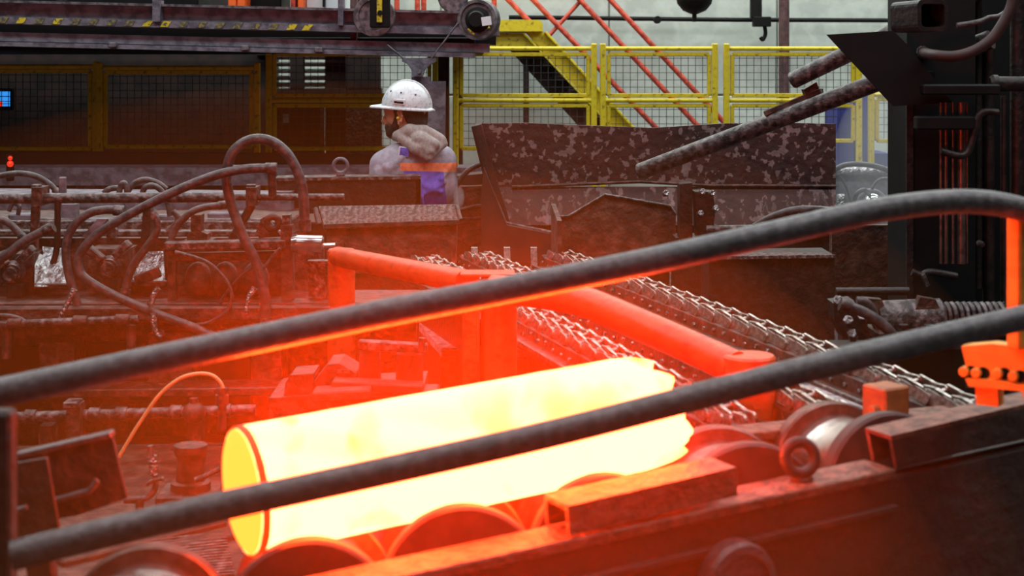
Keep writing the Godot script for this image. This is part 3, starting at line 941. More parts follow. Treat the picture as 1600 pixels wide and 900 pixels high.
	var hu := hf.cross(hl)
	var ho: Vector3 = hp.call(-0.004, 0.04, 0.0)
	var dome := MB.new()
	var brim := MB.new()
	var rr := func(ph: float, th: float) -> Vector3:
		var a2 := cos(th)
		var q := hf * cos(ph) * a2 * 0.128 + hl * sin(ph) * a2 * 0.106 + hu * sin(th) * 0.122
		return ho + q + hu * (0.004 * exp(-pow(sin(ph) * a2 * 6.0, 2.0)))
	for i in 48:
		var p0 := TAU * i / 48
		var p1 := TAU * (i + 1) / 48
		for k in 14:
			var t0 := PI / 2 * k / 14
			var t1 := PI / 2 * (k + 1) / 14
			var q := [rr.call(p0, t0), rr.call(p1, t0), rr.call(p1, t1), rr.call(p0, t1)]
			var nq := []
			for e2 in q:
				nq.append(((e2 - ho) / 1.0 as Vector3).normalized())
			dome.tri(q[0], q[1], q[2], nq[0], nq[1], nq[2])
			if k < 13:
				dome.tri(q[0], q[2], q[3], nq[0], nq[2], nq[3])
		var w0 := 0.014 + 0.05 * pow(maxf(cos(p0), 0.0), 3.0)
		var w1 := 0.014 + 0.05 * pow(maxf(cos(p1), 0.0), 3.0)
		var e0 := (hf * cos(p0) * 1.1 + hl * sin(p0)).normalized()
		var e1 := (hf * cos(p1) * 1.1 + hl * sin(p1)).normalized()
		var i0: Vector3 = rr.call(p0, 0.0)
		var i1: Vector3 = rr.call(p1, 0.0)
		var b0 := i0 + e0 * w0 - hu * (0.006 + w0 * 0.12)
		var b1 := i1 + e1 * w1 - hu * (0.006 + w1 * 0.12)
		brim.quad(i0, i1, b1, b0, hu)
		brim.quad(i0 - hu * 0.006, i1 - hu * 0.006, b1 - hu * 0.006, b0 - hu * 0.006, -hu)
		brim.quad(b0, b1, b1 - hu * 0.006, b0 - hu * 0.006, e0)
	var hs := obj("helmet", dome, helmetm, t)
	obj("brim", brim, helmetm, hs)
	var rg := []
	for k in 17:
		rg.append(rr.call(0.0, PI * 0.06 + PI * 0.88 * k / 16) if k < 8 else rr.call(PI, PI * (0.94 - 0.88 * k / 16)))
	obj("ridge", MB.new().tube(curve(rg, 2), 0.006, 8), helmetm, hs)
	var sd2: Vector3 = rr.call(1.62, 0.2)
	var sn := (sd2 - ho).normalized()
	obj("badge_plate", MB.new().box(sd2, Vector3(0.062, 0.026, 0.012), Basis(hf, hu, sn).orthonormalized()), mats.white_paint, hs)
	obj("badge_mark", MB.new().box(sd2 + sn * 0.005 - hu * 0.003, Vector3(0.05, 0.01, 0.006), Basis(hf, hu, sn).orthonormalized()), mats.black, hs)
	for e3 in [[1.0, 0.62], [1.62, 0.6], [2.3, 0.55]]:
		obj("rivet", MB.new().ball(rr.call(e3[0], e3[1]), Vector3.ONE * 0.005), mats.pulley, hs)
	settle(t)

func skip_and_boxes() -> void:
	var t := thing("scrap_skip", "wide open steel skip of blotchy flaking plate behind the chain strands", "skip")
	obj("back_plate", plate([[752, 193], [820, 192], [910, 196], [1020, 200], [1130, 193], [1240, 192], [1306, 194], [1306, 290], [1110, 290], [1000, 284], [800, 292], [770, 292]], 7.6, 0.035), mats.skip, t)
	var lw := MB.new()
	lw.poly([P(770, 292, 7.6), P(1306, 292, 7.6), P(1306, 352, 7.52), P(785, 352, 7.52)], Vector3(0, 0, -0.03))
	obj("lower_plate", lw, mats.skip, t)
	obj("base_plate", plate([[800, 345], [1306, 345], [1306, 425], [800, 425]], 7.6, 0.03), mats.machine_dark, t)
	obj("seam_bar", MB.new().tube([P(800, 292, 7.59), P(1000, 284, 7.59), P(1110, 290, 7.59), P(1306, 291, 7.59)], 0.008, 8), mats.machine, t)
	obj("end_plate", plate([[740, 198], [752, 194], [772, 270], [796, 345], [786, 352], [762, 285]], 7.5, 0.5), mats.brown_dark, t)
	obj("edge_bar", MB.new().tube(px([[742, 200, 7.46], [758, 275, 7.46], [790, 349, 7.4], [868, 365, 7.2]], 7.4), 0.011, 8), mats.pipe_grime, t)
	obj("corner_rod", MB.new().tube([P(741, 197, 7.44), P(764, 292, 7.44)], 0.016, 10), mats.machine_dark, t)
	obj("apron", plate([[756, 262], [768, 292], [792, 352], [872, 368], [872, 410], [752, 410], [752, 300]], 7.2, 0.05), mats.brown_dark, t)
	for x in [790, 1290]:
		var a := P(x, 0, 7.6)
		obj("leg", MB.new().box(Vector3(a.x, 0.55, -7.75), Vector3(0.12, 1.1, 0.12)), mats.machine_dark, t)
	settle(t)
	var g := thing("guard_plate", "brown six sided guard plate with a worn rusty stain before the skip", "plate")
	obj("face", plate([[868, 338], [888, 338], [945, 304], [1048, 322], [1056, 336], [1056, 412], [868, 412]], 6.9, 0.04), mats.rust_plate, g)
	obj("rim", MB.new().tube(px([[868, 338], [888, 338], [945, 304], [1048, 322], [1056, 336]], 6.89), 0.006, 8), mats.pipe_grime, g)
	obj("side", MB.new().poly([P(868, 318, 6.9), P(868, 412, 6.9), P(878, 412, 6.6), P(878, 345, 6.6)], Vector3(-0.02, 0, 0)), mats.rust_plate, g)
	obj("leg", MB.new().box(Vector3(P(960, 0, 6.95).x, 0.5, -6.98), Vector3(0.5, 1.0, 0.06)), mats.machine_dark, g)
	settle(g)
	var v := thing("valve_stand", "dark bolted valve stand between the guard plate and the right box", "valve")
	obj("post", plate([[1062, 288], [1082, 286], [1082, 400], [1062, 400]], 6.7, 0.1), mats.machine_dark, v)
	obj("block", plate([[1086, 300], [1114, 300], [1118, 330], [1112, 372], [1090, 372]], 6.68, 0.12), mats.machine_dark, v)
	for e in [[1040, 302], [1097, 300], [1112, 302], [1118, 326], [1094, 334]]:
		obj("bolt", MB.new().disc(P(e[0], e[1], 6.62), Vector3(0.2, 0.3, 1), 0.014, 0.03, 6), mats.wet_steel, v)
	obj("base", plate([[1056, 372], [1120, 372], [1120, 520], [1056, 520]], 6.72, 0.2), mats.machine_dark, v)
	obj("foot", MB.new().box(Vector3(P(1088, 0, 6.8).x, 0.4, -6.82), Vector3(0.15, 0.8, 0.15)), mats.machine_dark, v)
	settle(v)
	single("cross_pipe", MB.new().tube([P(1104, 358, 6.62), P(1230, 356, 6.55)], 0.016), mats.pipe_grime, "short pale horizontal pipe between the valve stand and the hose arch", "pipe")
	single("rubber_hose", MB.new().tube(curve(px([[1180, 354, 6.5], [1205, 340, 6.45], [1240, 329, 6.4], [1280, 328, 6.4], [1325, 334, 6.5]], 6.4)), 0.017, 12), mats.hose, "arched grey hose above the dark box, below the skip's right end", "hose")
	var b := thing("dark_box", "large dark brown steel box with a thin dusty lid right of the chain strands", "box")
	obj("body", plate([[1108, 402], [1304, 399], [1304, 560], [1108, 560]], 5.9, 0.25), mats.machine_dark, b)
	obj("lid", MB.new().poly([P(1100, 401, 5.88), P(1306, 398, 5.88), P(1240, 391, 6.12), P(1110, 392, 6.12)], Vector3(0, -0.012, 0)), mats.dust_top, b)
	obj("plinth", MB.new().box(Vector3(P(1206, 0, 6.0).x, 0.4, -6.02), Vector3(0.46, 0.8, 0.2)), mats.machine_dark, b)
	settle(b)
	var r := thing("cover_box", "long dark steel cover with a lifting eye in front of the worker", "cover")
	obj("front_plate", plate([[432, 278], [657, 275], [657, 330], [432, 335]], 7.15, 0.03), mats.machine_dark, r)
	obj("top_plate", MB.new().poly([P(430, 278, 7.14), P(658, 275, 7.14), P(656, 271.5, 7.24), P(434, 274, 7.24)], Vector3(0, -0.015, 0)), mats.pipe_grime, r)
	obj("end_plate", MB.new().poly([P(657, 275, 7.15), P(657, 330, 7.15), P(656, 326, 7.24), P(656, 272, 7.24)], Vector3(-0.02, 0, 0)), mats.machine_dark, r)
	obj("lifting_eye", MB.new().torus(P(532, 259, 7.19), Vector3(0.1, 0, 1), 0.033, 0.0085), mats.gantry, r)
	obj("eye_foot", MB.new().disc(P(532, 271, 7.19), Vector3.UP, 0.02, 0.02, 16), mats.gantry, r)
	obj("stand", MB.new().box(Vector3(P(545, 0, 7.2).x, 0.58, -7.2), Vector3(0.5, 1.16, 0.05)), mats.machine_dark, r)
	settle(r)
	var h := thing("lidded_box", "rust brown box with a sloping dusty lid in front of the worker", "box")
	obj("lid", MB.new().poly([P(506, 352, 6.86), P(718, 345, 6.86), P(712, 319, 6.98), P(498, 322, 6.98)], Vector3(0, -0.02, 0)), mats.dust_top, h)
	obj("lid_lip", MB.new().bar(P(506, 354, 6.86), P(718, 347, 6.86), 0.014, 0.022), mats.rust_plate, h)
	obj("front_plate", plate([[510, 356], [714, 349], [712, 420], [510, 430]], 6.88, 0.1), mats.rust_plate, h)
	obj("hinge", MB.new().tube([P(493, 326, 6.95), P(498, 352, 6.88)], 0.012, 10), mats.machine, h)
	obj("hinge", MB.new().tube([P(714, 322, 6.95), P(720, 344, 6.87)], 0.01, 10), mats.machine, h)
	obj("plinth", MB.new().box(Vector3(P(611, 0, 6.95).x, 0.5, -6.96), Vector3(0.55, 0.98, 0.12)), mats.machine_dark, h)
	settle(h)
	var q := thing("rear_casing", "mauve rusty machine casing between the lidded box and the skip", "machine cover")
	obj("panel", plate([[700, 292], [780, 290], [780, 470], [700, 470]], 7.9, 0.2), mats.rust_plate, q)
	obj("cap", plate([[705, 276], [770, 270], [780, 290], [700, 292]], 8.0, 0.2), mats.brown_dark, q)
	obj("pipe", MB.new().tube(px([[712, 330], [745, 322], [775, 320]], 7.85), 0.012, 8), mats.machine, q)
	obj("pipe", MB.new().tube(px([[715, 342], [775, 340]], 7.85), 0.01, 8), mats.machine, q)
	obj("plinth", MB.new().box(Vector3(P(740, 0, 8).x, 0.4, -8.0), Vector3(0.24, 0.8, 0.18)), mats.machine_dark, q)
	settle(q)
	single("rubber_hose", MB.new().tube(curve(px([[708, 305], [716, 285], [732, 266], [752, 256]], 7.7)), 0.014, 12), mats.hose, "dark curved hose rising behind the worker's right elbow", "hose")

func chute() -> void:
	var d := P(1000, 268, 7.0)
	var e := P(1372, 128, 6.3)
	var t := thing("chute_pipe", "long sloping grimy pipe over the skip, lower of the pair", "pipe", "sloping chute pipes")
	var dir := (e - d).normalized()
	obj("pipe", MB.new().lathe(d, dir, [[0.0, 0.026], [0.0, 0.036], [0.004, 0.038], [(e - d).length() + 0.5, 0.038], [(e - d).length() + 0.5, 0.0]], 28), mats.pipe_grime, t)
	obj("bore", MB.new().lathe(d, dir, [[0.0, 0.028], [0.2, 0.028], [0.2, 0.0]], 24), mats.black, t)
	settle(t)
	var d2 := P(1238, 126, 6.5)
	var e2 := P(1425, 36, 6.2)
	dir = (e2 - d2).normalized()
	var s := thing("chute_pipe", "short sloping grimy pipe with a clamp, upper of the pair", "pipe", "sloping chute pipes")
	obj("pipe", MB.new().lathe(d2, dir, [[0.0, 0.024], [0.0, 0.034], [0.004, 0.036], [(e2 - d2).length() + 0.4, 0.036], [(e2 - d2).length() + 0.4, 0.0]], 28), mats.pipe_grime, s)
	obj("bore", MB.new().lathe(d2, dir, [[0.0, 0.026], [0.15, 0.026], [0.15, 0.0]], 24), mats.black, s)
	obj("clamp", plate([[1256, 140], [1276, 128], [1284, 150], [1262, 158]], 6.5, 0.06), mats.machine, s)
	obj("strap", MB.new().bar(P(1196, 178, 6.6), P(1284, 142, 6.5), 0.05, 0.025), mats.rust_plate, s)
	obj("shoe", plate([[1262, 150], [1286, 138], [1288, 152], [1240, 168]], 6.52, 0.07), mats.machine, s)
	settle(s)
	var b := thing("baffle_plate", "black slanting parallelogram plate before the sloping pipes", "plate")
	obj("sheet", plate([[1293, 54], [1396, 48], [1420, 72], [1488, 160], [1397, 166]], 5.8, 0.025), mats.black, b)
	obj("bracket", MB.new().bar(P(1440, 120, 5.85), P(1480, 120, 6.1), 0.05, 0.05), mats.black, b)
	settle(b)

func hose(list: Array, d: float, r: float, label: String, collar := true, m: Material = null) -> void:
	var t := thing("hydraulic_hose", label, "hose")
	var p := curve(px(list, d), 7)
	obj("hose_body", MB.new().tube(p, r, 12), m if m else mats.hose, t)
	if collar:
		for e in [0, p.size() - 1]:
			var dir: Vector3 = (p[1] - p[0]).normalized() if e == 0 else (p[-1] - p[-2]).normalized()
			obj("fitting", MB.new().lathe(p[e] - dir * 0.02, dir, [[0.0, 0.0], [0.0, r * 1.25], [0.04, r * 1.25], [0.04, 0.0]], 10), mats.pipe_grime, t)
	settle(t)

func left_machine() -> void:
	var bed := thing("machine_bed", "long rust brown machine bed carrying the hoses on the left", "machine")
	obj("deck", MB.new().box(Vector3(-1.85, 1.2, -6.5), Vector3(1.8, 0.06, 1.3)), mats.machine, bed)
	obj("front_plate", plate([[-90, 372], [505, 372], [505, 470], [-90, 470]], 5.82, 0.04), mats.machine, bed)
	obj("front_beam", MB.new().bar(P(-90, 489, 5.5), P(520, 486, 5.5), 0.1, 0.05), mats.machine, bed)
	obj("beam_web", plate([[-90, 478], [520, 474], [520, 486], [-90, 492]], 5.5, 0.02), mats.machine_dark, bed)
	obj("shelf", MB.new().box(Vector3(-1.4, 1.03, -5.66), Vector3(2.4, 0.03, 0.32)), mats.machine, bed)
	obj("lower_wall", plate([[-120, 470], [650, 470], [650, 860], [-120, 860]], 5.72, 0.06), mats.machine, bed)
	for e in [[62, 116, 536, 645], [232, 300, 520, 650], [395, 440, 520, 700], [150, 200, 640, 760]]:
		obj("column", plate([[e[0], e[2]], [e[1], e[2]], [e[1], e[3]], [e[0], e[3]]], 5.52, 0.16), mats.machine, bed)
	for e in [[0, 58, 542, 640], [120, 228, 535, 600], [304, 390, 540, 640]]:
		obj("recess_shade", plate([[e[0], e[2]], [e[1], e[2]], [e[1], e[3]], [e[0], e[3]]], 5.7, 0.02), mats.black, bed)  # black sheets standing for the shade between the columns
	obj("ledge", MB.new().bar(P(-90, 612, 5.45), P(520, 604, 5.45), 0.14, 0.03), mats.machine, bed)
	obj("ledge", MB.new().bar(P(-90, 700, 5.5), P(520, 690, 5.5), 0.12, 0.03), mats.machine_dark, bed)
	obj("rear_cabinet", plate([[-100, 302], [440, 306], [440, 345], [-100, 345]], 7.1, 0.3), mats.gantry, bed)
	obj("rear_cabinet", plate([[420, 300], [455, 300], [455, 400], [420, 400]], 7.05, 0.2), mats.gantry, bed)
	obj("footing", MB.new().box(Vector3(-1.85, 0.2, -6.4), Vector3(1.8, 0.4, 1.3)), mats.machine_dark, bed)
	obj("body_block", MB.new().box(Vector3(-1.85, 0.78, -6.5), Vector3(1.8, 0.78, 1.2)), mats.machine_dark, bed)
	for e in [[-60, 346, 0.05, 0.03], [-60, 354, 0.03, 0.05], [-60, 363, 0.06, 0.02]]:
		obj("guide_bar", MB.new().bar(hit(e[0], e[1], Vector3(0, 1.245, 0), Vector3.UP), hit(448, e[1] + 1, Vector3(0, 1.245, 0), Vector3.UP), e[2], e[3]), mats.pipe_grime, bed)
	for e in [[35, 352, 0.1, 0.05], [110, 350, 0.06, 0.09], [160, 356, 0.12, 0.04], [205, 348, 0.05, 0.1], [250, 354, 0.14, 0.05], [345, 350, 0.1, 0.05], [378, 358, 0.06, 0.07]]:
		var o := hit(e[0], e[1], Vector3(0, 1.23, 0), Vector3.UP)
		obj("saddle_block", MB.new().box(o + Vector3(0, e[3] / 2, 0), Vector3(e[2], e[3], 0.07)), mats.gantry, bed)
	settle(bed)
	# roller guide stands
	var n := 0
	for e in [[22, 425, 18, "at the left edge"], [172, 417, 17, "beneath the long crossing hose"]]:
		var t := thing("guide_stand", "rust red guide stand with a round bearing cap " + e[3], "machine part")
		var x: float = e[0]
		var y: float = e[1]
		obj("block", plate([[x - 34, y - 28], [x + 30, y - 28], [x + 30, y + 42], [x - 34, y + 42]], 5.68, 0.14), mats.rust_plate, t)
		var cap := obj("bearing_cap", MB.new().lathe(P(x, y, 5.67), Vector3(0.1, 0, 1), [[0.0, 0.044], [0.03, 0.044], [0.035, 0.036], [0.05, 0.034], [0.05, 0.026], [0.07, 0.024], [0.07, 0.0]], 28), mats.pipe_grime, t)
		obj("guide_arm", MB.new().bar(P(x + 8, y - 16, 5.62), P(x + 30, y - 38, 5.62), 0.03, 0.05, Vector3.BACK), mats.pipe_grime, t)
		obj("guide_arm", MB.new().bar(P(x - 12, y - 10, 5.62), P(x - 38, y - 32, 5.62), 0.03, 0.05, Vector3.BACK), mats.machine, t)
		obj("pedestal", plate([[x - 12, y + 20], [x + 12, y + 20], [x + 12, y + 62], [x - 12, y + 62]], 5.6, 0.1), mats.machine_dark, t)
		settle(t)
	var tr := thing("wet_trough", "wet silver trough plate between the two round bearing caps", "trough")
	obj("side", MB.new().poly(px([[54, 395, 5.75], [62, 400, 5.75], [72, 448, 5.6], [54, 448, 5.6]], 5.7), Vector3(0.012, 0, -0.01)), mats.wet_steel, tr)
	obj("sheet", MB.new().poly([P(66, 385, 5.8), P(104, 388, 5.8), P(104, 446, 5.64), P(72, 446, 5.64)], Vector3(0, -0.01, -0.01)), mats.wet_steel, tr)
	obj("lip", MB.new().bar(P(54, 447, 5.62), P(112, 447, 5.62), 0.02, 0.02), mats.machine, tr)
	settle(tr)
	var tr2 := thing("wet_trough", "wet silver trough plate right of the second bearing cap", "trough")
	obj("sheet", MB.new().poly([P(205, 395, 5.8), P(255, 392, 5.8), P(258, 442, 5.64), P(205, 442, 5.64)], Vector3(0, -0.01, -0.01)), mats.wet_steel, tr2)
	obj("lip", MB.new().bar(P(200, 443, 5.6), P(262, 443, 5.6), 0.02, 0.02), mats.machine, tr2)
	obj("brace", MB.new().bar(P(212, 440, 5.6), P(250, 424, 5.6), 0.02, 0.04), mats.machine, tr2)
	settle(tr2)
	# main pipe with its clamps and hangers
	var mp := thing("long_pipe", "long level grimy pipe with clamps across the left machine", "pipe")
	obj("pipe", MB.new().tube([P(-80, 311, 5.75), P(352, 308, 5.75)], 0.0195, 18), mats.pipe_grime, mp)
	obj("pipe", MB.new().tube([P(352, 308, 5.75), P(538, 308, 5.75)], 0.013, 14), mats.pipe_grime, mp)
	for x in [57, 392]:
		var cl := obj("clamp", plate([[x - 8, 293], [x + 8, 293], [x + 8, 322], [x - 8, 322]], 5.7, 0.1), mats.machine, mp)
		obj("bolt", MB.new().disc(P(x, 291, 5.74), Vector3.UP, 0.02, 0.014, 6), mats.pipe_grime, cl)
	obj("stand", MB.new().bar(P(56, 322, 5.76), P(53, 395, 5.76), 0.03, 0.03, Vector3.BACK), mats.machine, mp)
	obj("stand", MB.new().bar(P(394, 320, 5.76), P(356, 385, 5.76), 0.03, 0.03, Vector3.BACK), mats.machine, mp)
	obj("stub", MB.new().box(P(98, 295, 5.85), Vector3(0.024, 0.09, 0.03)), mats.gantry, mp)
	obj("hanger", MB.new().tube(curve(px([[90, 312], [90, 350], [89, 385], [84, 408], [74, 424]], 5.74)), 0.012, 10), mats.machine_dark, mp)
	obj("wedge", plate([[224, 322], [238, 322], [233, 384], [219, 382]], 5.76, 0.05), mats.machine_dark, mp)
	settle(mp)
	var up := thing("upper_pipe", "short grimy upper pipe ending under the big hose loop", "pipe")
	obj("pipe", MB.new().tube([P(362, 264, 5.7), P(428, 262, 5.7)], 0.014, 14), mats.pipe_grime, up)
	obj("end_cap", MB.new().disc(P(426, 262, 5.7), Vector3.RIGHT, 0.018, 0.02, 12), mats.pipe_grime, up)
	obj("drop", MB.new().tube([P(424, 262, 5.7), P(426, 306, 5.72)], 0.016, 12), mats.machine, up)
	settle(up)
	# centre frame with cylinder
	var fr := thing("cylinder_frame", "rust red frame holding a bright cylinder left of the lidded box", "machine part")
	obj("top_bar", MB.new().bar(P(258, 384, 5.55), P(448, 380, 5.55), 0.06, 0.03), mats.pipe_grime, fr)
	obj("second_bar", MB.new().bar(P(268, 402, 5.57), P(440, 398, 5.57), 0.04, 0.03), mats.machine, fr)
	obj("post", plate([[262, 384], [274, 384], [274, 478], [262, 478]], 5.54, 0.05), mats.machine, fr)
	obj("post", plate([[438, 352], [456, 352], [458, 470], [440, 470]], 5.54, 0.05), mats.rust_plate, fr)
	obj("back_plate", plate([[274, 405], [440, 402], [440, 470], [274, 470]], 5.66, 0.04), mats.rust_plate, fr)
	obj("sleeve", MB.new().lathe(P(456, 380, 5.55), Vector3(1, -0.02, 0), [[0.0, 0.0], [0.0, 0.03], [0.02, 0.036], [0.02, 0.03], [0.11, 0.03], [0.115, 0.022], [0.115, 0.0]], 24), mats.bright_steel, fr)
	obj("rod", MB.new().tube([P(498, 385, 5.55), P(524, 384, 5.55)], 0.011, 12), mats.bright_steel, fr)
	obj("lug", MB.new().torus(P(426, 348, 5.56), Vector3(0.2, 0, 1), 0.022, 0.013, 24), mats.machine, fr)
	obj("lug_plate", plate([[400, 362], [408, 342], [416, 338], [440, 370], [405, 372]], 5.6, 0.03), mats.machine, fr)
	obj("lug_plate", plate([[441, 336], [453, 336], [453, 372], [441, 372]], 5.56, 0.05), mats.pipe_grime, fr)
	for x in [310, 352, 400]:
		obj("casting", MB.new().ball(P(x, 436, 5.6), Vector3(0.05, 0.065, 0.05)), mats.rust_plate, fr)
	obj("leg", plate([[480, 408], [512, 408], [512, 470], [482, 462]], 5.58, 0.05), mats.pipe_grime, fr)
	settle(fr)
	var ct := thing("clevis_stand", "dark notched clevis stand under the main pipe, left of the big loop", "machine part")
	obj("upright", plate([[298, 336], [314, 336], [314, 362], [324, 366], [324, 378], [292, 378], [292, 366], [298, 362]], 5.7, 0.06), mats.machine, ct)
	obj("arm", MB.new().bar(P(262, 362, 5.7), P(292, 338, 5.7), 0.025, 0.03, Vector3.BACK), mats.pipe_grime, ct)
	obj("foot", plate([[286, 376], [330, 376], [330, 384], [286, 384]], 5.68, 0.1), mats.machine_dark, ct)
	settle(ct)
	var vb := thing("v_bracket", "grey v shaped plate bracket behind the crossing hose", "bracket")
	obj("arm", plate([[126, 372], [152, 342], [168, 342], [160, 352], [140, 376]], 5.85, 0.03), mats.gantry, vb)
	obj("arm", plate([[168, 342], [182, 360], [176, 385], [166, 372]], 5.84, 0.03), mats.pipe_grime, vb)
	obj("base", plate([[140, 372], [178, 372], [178, 392], [140, 392]], 5.86, 0.05), mats.gantry, vb)
	settle(vb)
	# hoses
	hose([[416, 505], [412, 455], [400, 410], [378, 365], [362, 320], [354, 280], [360, 245], [378, 225], [402, 217], [428, 223], [450, 242], [466, 272], [474, 305], [476, 352]], 5.45, 0.0185, "thick hose in a tall loop above the cylinder frame")
	hose([[424, 263], [385, 264], [340, 273], [285, 294], [235, 318], [190, 342], [150, 368], [128, 392], [122, 412], [130, 432], [160, 452], [205, 474], [262, 497], [305, 513], [332, 527]], 5.4, 0.0165, "long thick hose sweeping down left from the upper pipe and back under it")
	hose([[186, 329], [165, 328], [140, 333], [118, 350], [105, 374], [103, 402], [108, 432], [118, 465], [124, 490]], 5.5, 0.0155, "hose hanging in a hook shape left of the crossing hose")
	hose([[238, 334], [245, 348], [243, 366], [228, 388], [210, 412], [200, 436], [195, 460]], 5.5, 0.0145, "short hose curving down between the wedge and the cylinder frame")
	hose([[-10, 412], [15, 395], [42, 375], [76, 358]], 5.5, 0.017, "thick hose rising from the left edge to the clamp stand")
	hose([[-10, 343], [8, 345], [24, 358], [38, 374]], 5.6, 0.014, "short hose bending down at the left edge under the long pipe")
	hose([[-10, 277], [25, 271], [55, 275], [78, 288], [90, 302]], 6.2, 0.012, "thin hose arched over the long pipe at the left edge")
	hose([[162, 302], [170, 296], [182, 294], [190, 298]], 6.3, 0.012, "small low hose arch behind the long pipe, leftmost of three", false)
	hose([[198, 302], [208, 288], [226, 281], [246, 286], [260, 296]], 6.3, 0.0125, "larger hose arch behind the long pipe, beside the crossing hose", false)
	hose([[186, 302], [190, 288], [196, 288], [199, 302]], 6.2, 0.012, "stubby upright hose bend behind the long pipe, between two arches", false)
	hose([[222, 306], [226, 294], [238, 290], [252, 298], [262, 318], [266, 338]], 6.25, 0.012, "inner hose arch dropping behind the long pipe", false)
	hose([[265, 382], [272, 362], [288, 340], [312, 326], [350, 320]], 5.6, 0.0125, "hose curving up from the frame to the long pipe behind the big loop")
	hose([[270, 330], [278, 340], [274, 352], [264, 358]], 6.0, 0.012, "small bent hose behind the long pipe near the clevis stand", false)
	hose([[14, 330], [20, 318], [30, 322], [28, 336]], 6.0, 0.009, "tiny hose loop under the long pipe at the far left", false)
	hose([[282, 396], [305, 402], [328, 412], [345, 428], [358, 446], [362, 468], [352, 488], [330, 502], [308, 508]], 5.45, 0.006, "thin cable looping down in front of the cylinder frame")
	hose([[400, 432], [415, 415], [432, 394], [438, 388]], 5.45, 0.006, "thin cable rising to the lug of the cylinder frame", false)
	hose([[330, 505], [345, 470], [368, 440], [388, 422], [402, 412]], 5.5, 0.005, "thin cable crossing beneath the tall hose loop", false)
	hose([[-10, 494], [10, 493], [28, 497], [42, 504]], 5.3, 0.008, "thin pale hose on the level pipe at the left edge", false)
	# lower pipes
	var lp := thing("level_pipe", "level grey pipe along the upper front of the machine bed", "pipe")
	obj("pipe", MB.new().tube([P(-60, 509, 5.3), P(216, 498, 5.3)], 0.013, 14), mats.pipe_grime, lp)
	for x in [24, 126, 192]:
		obj("coupling", MB.new().disc(P(x, 505 - x * 0.03, 5.3), Vector3.RIGHT, 0.019, 0.05, 12), mats.machine, lp)
	for x in [10, 205]:
		obj("riser", MB.new().tube([P(x, 508, 5.32), P(x, 560, 5.32)], 0.016, 10), mats.machine, lp)
	settle(lp)
	var bp := thing("low_pipe", "thick jointed low pipe with a square clamp left of the billet", "pipe")
	obj("pipe", MB.new().tube([P(26, 652, 5.1), P(400, 640, 5.1)], 0.018, 16), mats.pipe_grime, bp)
	for x in [48, 148, 190, 275, 352]:
		obj("coupling", MB.new().disc(P(x, 652 - x * 0.03, 5.1), Vector3.RIGHT, 0.023, 0.04, 14), mats.pipe_grime, bp)
	obj("clamp", plate([[103, 632], [125, 632], [125, 690], [104, 690]], 5.05, 0.06), mats.machine, bp)
	obj("clamp_cap", MB.new().box(P(114, 630, 5.08), Vector3(0.05, 0.02, 0.07)), mats.pipe_grime, bp)
	obj("valve_body", MB.new().ball(P(303, 645, 5.06), Vector3(0.04, 0.036, 0.036)), mats.machine, bp)
	obj("valve_bonnet", MB.new().tube([P(303, 640, 5.06), P(303, 622, 5.06)], 0.015, 10), mats.machine, bp)
	obj("foot", plate([[60, 666], [80, 666], [80, 760], [60, 760]], 5.1, 0.08), mats.machine, bp)
	obj("foot", plate([[292, 660], [312, 660], [316, 770], [286, 770]], 5.1, 0.08), mats.machine, bp)
	settle(bp)
	for e in [[[[116, 452], [108, 470], [98, 488], [92, 500]], "silver wet rag hung left of the hook shaped hose"], [[[248, 450], [240, 462], [236, 478], [232, 470]], "silver wet lump on the beam under the second trough"], [[[398, 450], [388, 468], [384, 490]], "silver wet strap beneath the tall hose loop"], [[[240, 490], [242, 512], [250, 526], [255, 516]], "silver wet hook below the crossing hose"]]:
		single("wet_strap", MB.new().tube(curve(px(e[0], 5.38), 5), 0.012, 10, 0.007), mats.wet_steel, e[1], "strap")
	var cb := thing("beige_cable", "beige cable arching up and down left of the billet's near end", "cable")
	obj("cable", MB.new().tube(curve(px([[186, 714], [200, 690], [222, 655], [250, 616], [280, 592], [308, 584], [330, 586], [344, 597], [349, 610]], 4.5)), 0.0055, 10), mats.bronze_cable, cb)
	obj("gland", MB.new().lathe(P(347, 606, 4.5), Vector3.DOWN, [[0.0, 0.0], [0.0, 0.014], [0.02, 0.014], [0.02, 0.019], [0.05, 0.019], [0.05, 0.012], [0.12, 0.012], [0.12, 0.0]], 12), mats.machine, cb)
	settle(cb)
	var el := thing("elbow_pipe", "small silvery elbow pipe with a wing valve below the beige cable", "pipe")
	obj("pipe", MB.new().tube(curve(px([[235, 696], [238, 720], [242, 742], [242, 762], [232, 776], [216, 781], [194, 782]], 4.45)), 0.0095, 12), mats.pipe_grime, el)
	obj("sleeve", MB.new().tube(px([[238, 712], [241, 742]], 4.45), 0.014, 12), mats.wet_steel, el)
	obj("foot", MB.new().tube([P(218, 781, 4.45), Vector3(P(218, 781, 4.45).x, 0.56, -4.45)], 0.012, 8), mats.machine, el)
	obj("wing", MB.new().tube(px([[229, 757], [240, 750], [256, 748]], 4.43), 0.006, 8), mats.pipe_grime, el)
	settle(el)
	var cs := thing("bolted_casting", "rust red bolted casting rising behind the billet's near end", "machine part")
	obj("neck", MB.new().lathe(P(298, 768, 4.6), Vector3.UP, [[0.0, 0.06], [0.03, 0.06], [0.035, 0.045], [0.1, 0.04], [0.12, 0.05], [0.14, 0.05], [0.14, 0.0]], 16), mats.machine, cs)
	obj("lever", MB.new().tube(px([[305, 750], [325, 742], [345, 732]], 4.5), 0.008, 8), mats.pipe_grime, cs)
	obj("base", MB.new().box(P(298, 780, 4.6), Vector3(0.18, 0.06, 0.16)), mats.machine, cs)
	settle(cs)
	# floor deck near the roller table
	var dk := thing("floor_deck", "brown steel floor deck with a ribbed grating at the lower left", "deck")
	var y0 := 0.56
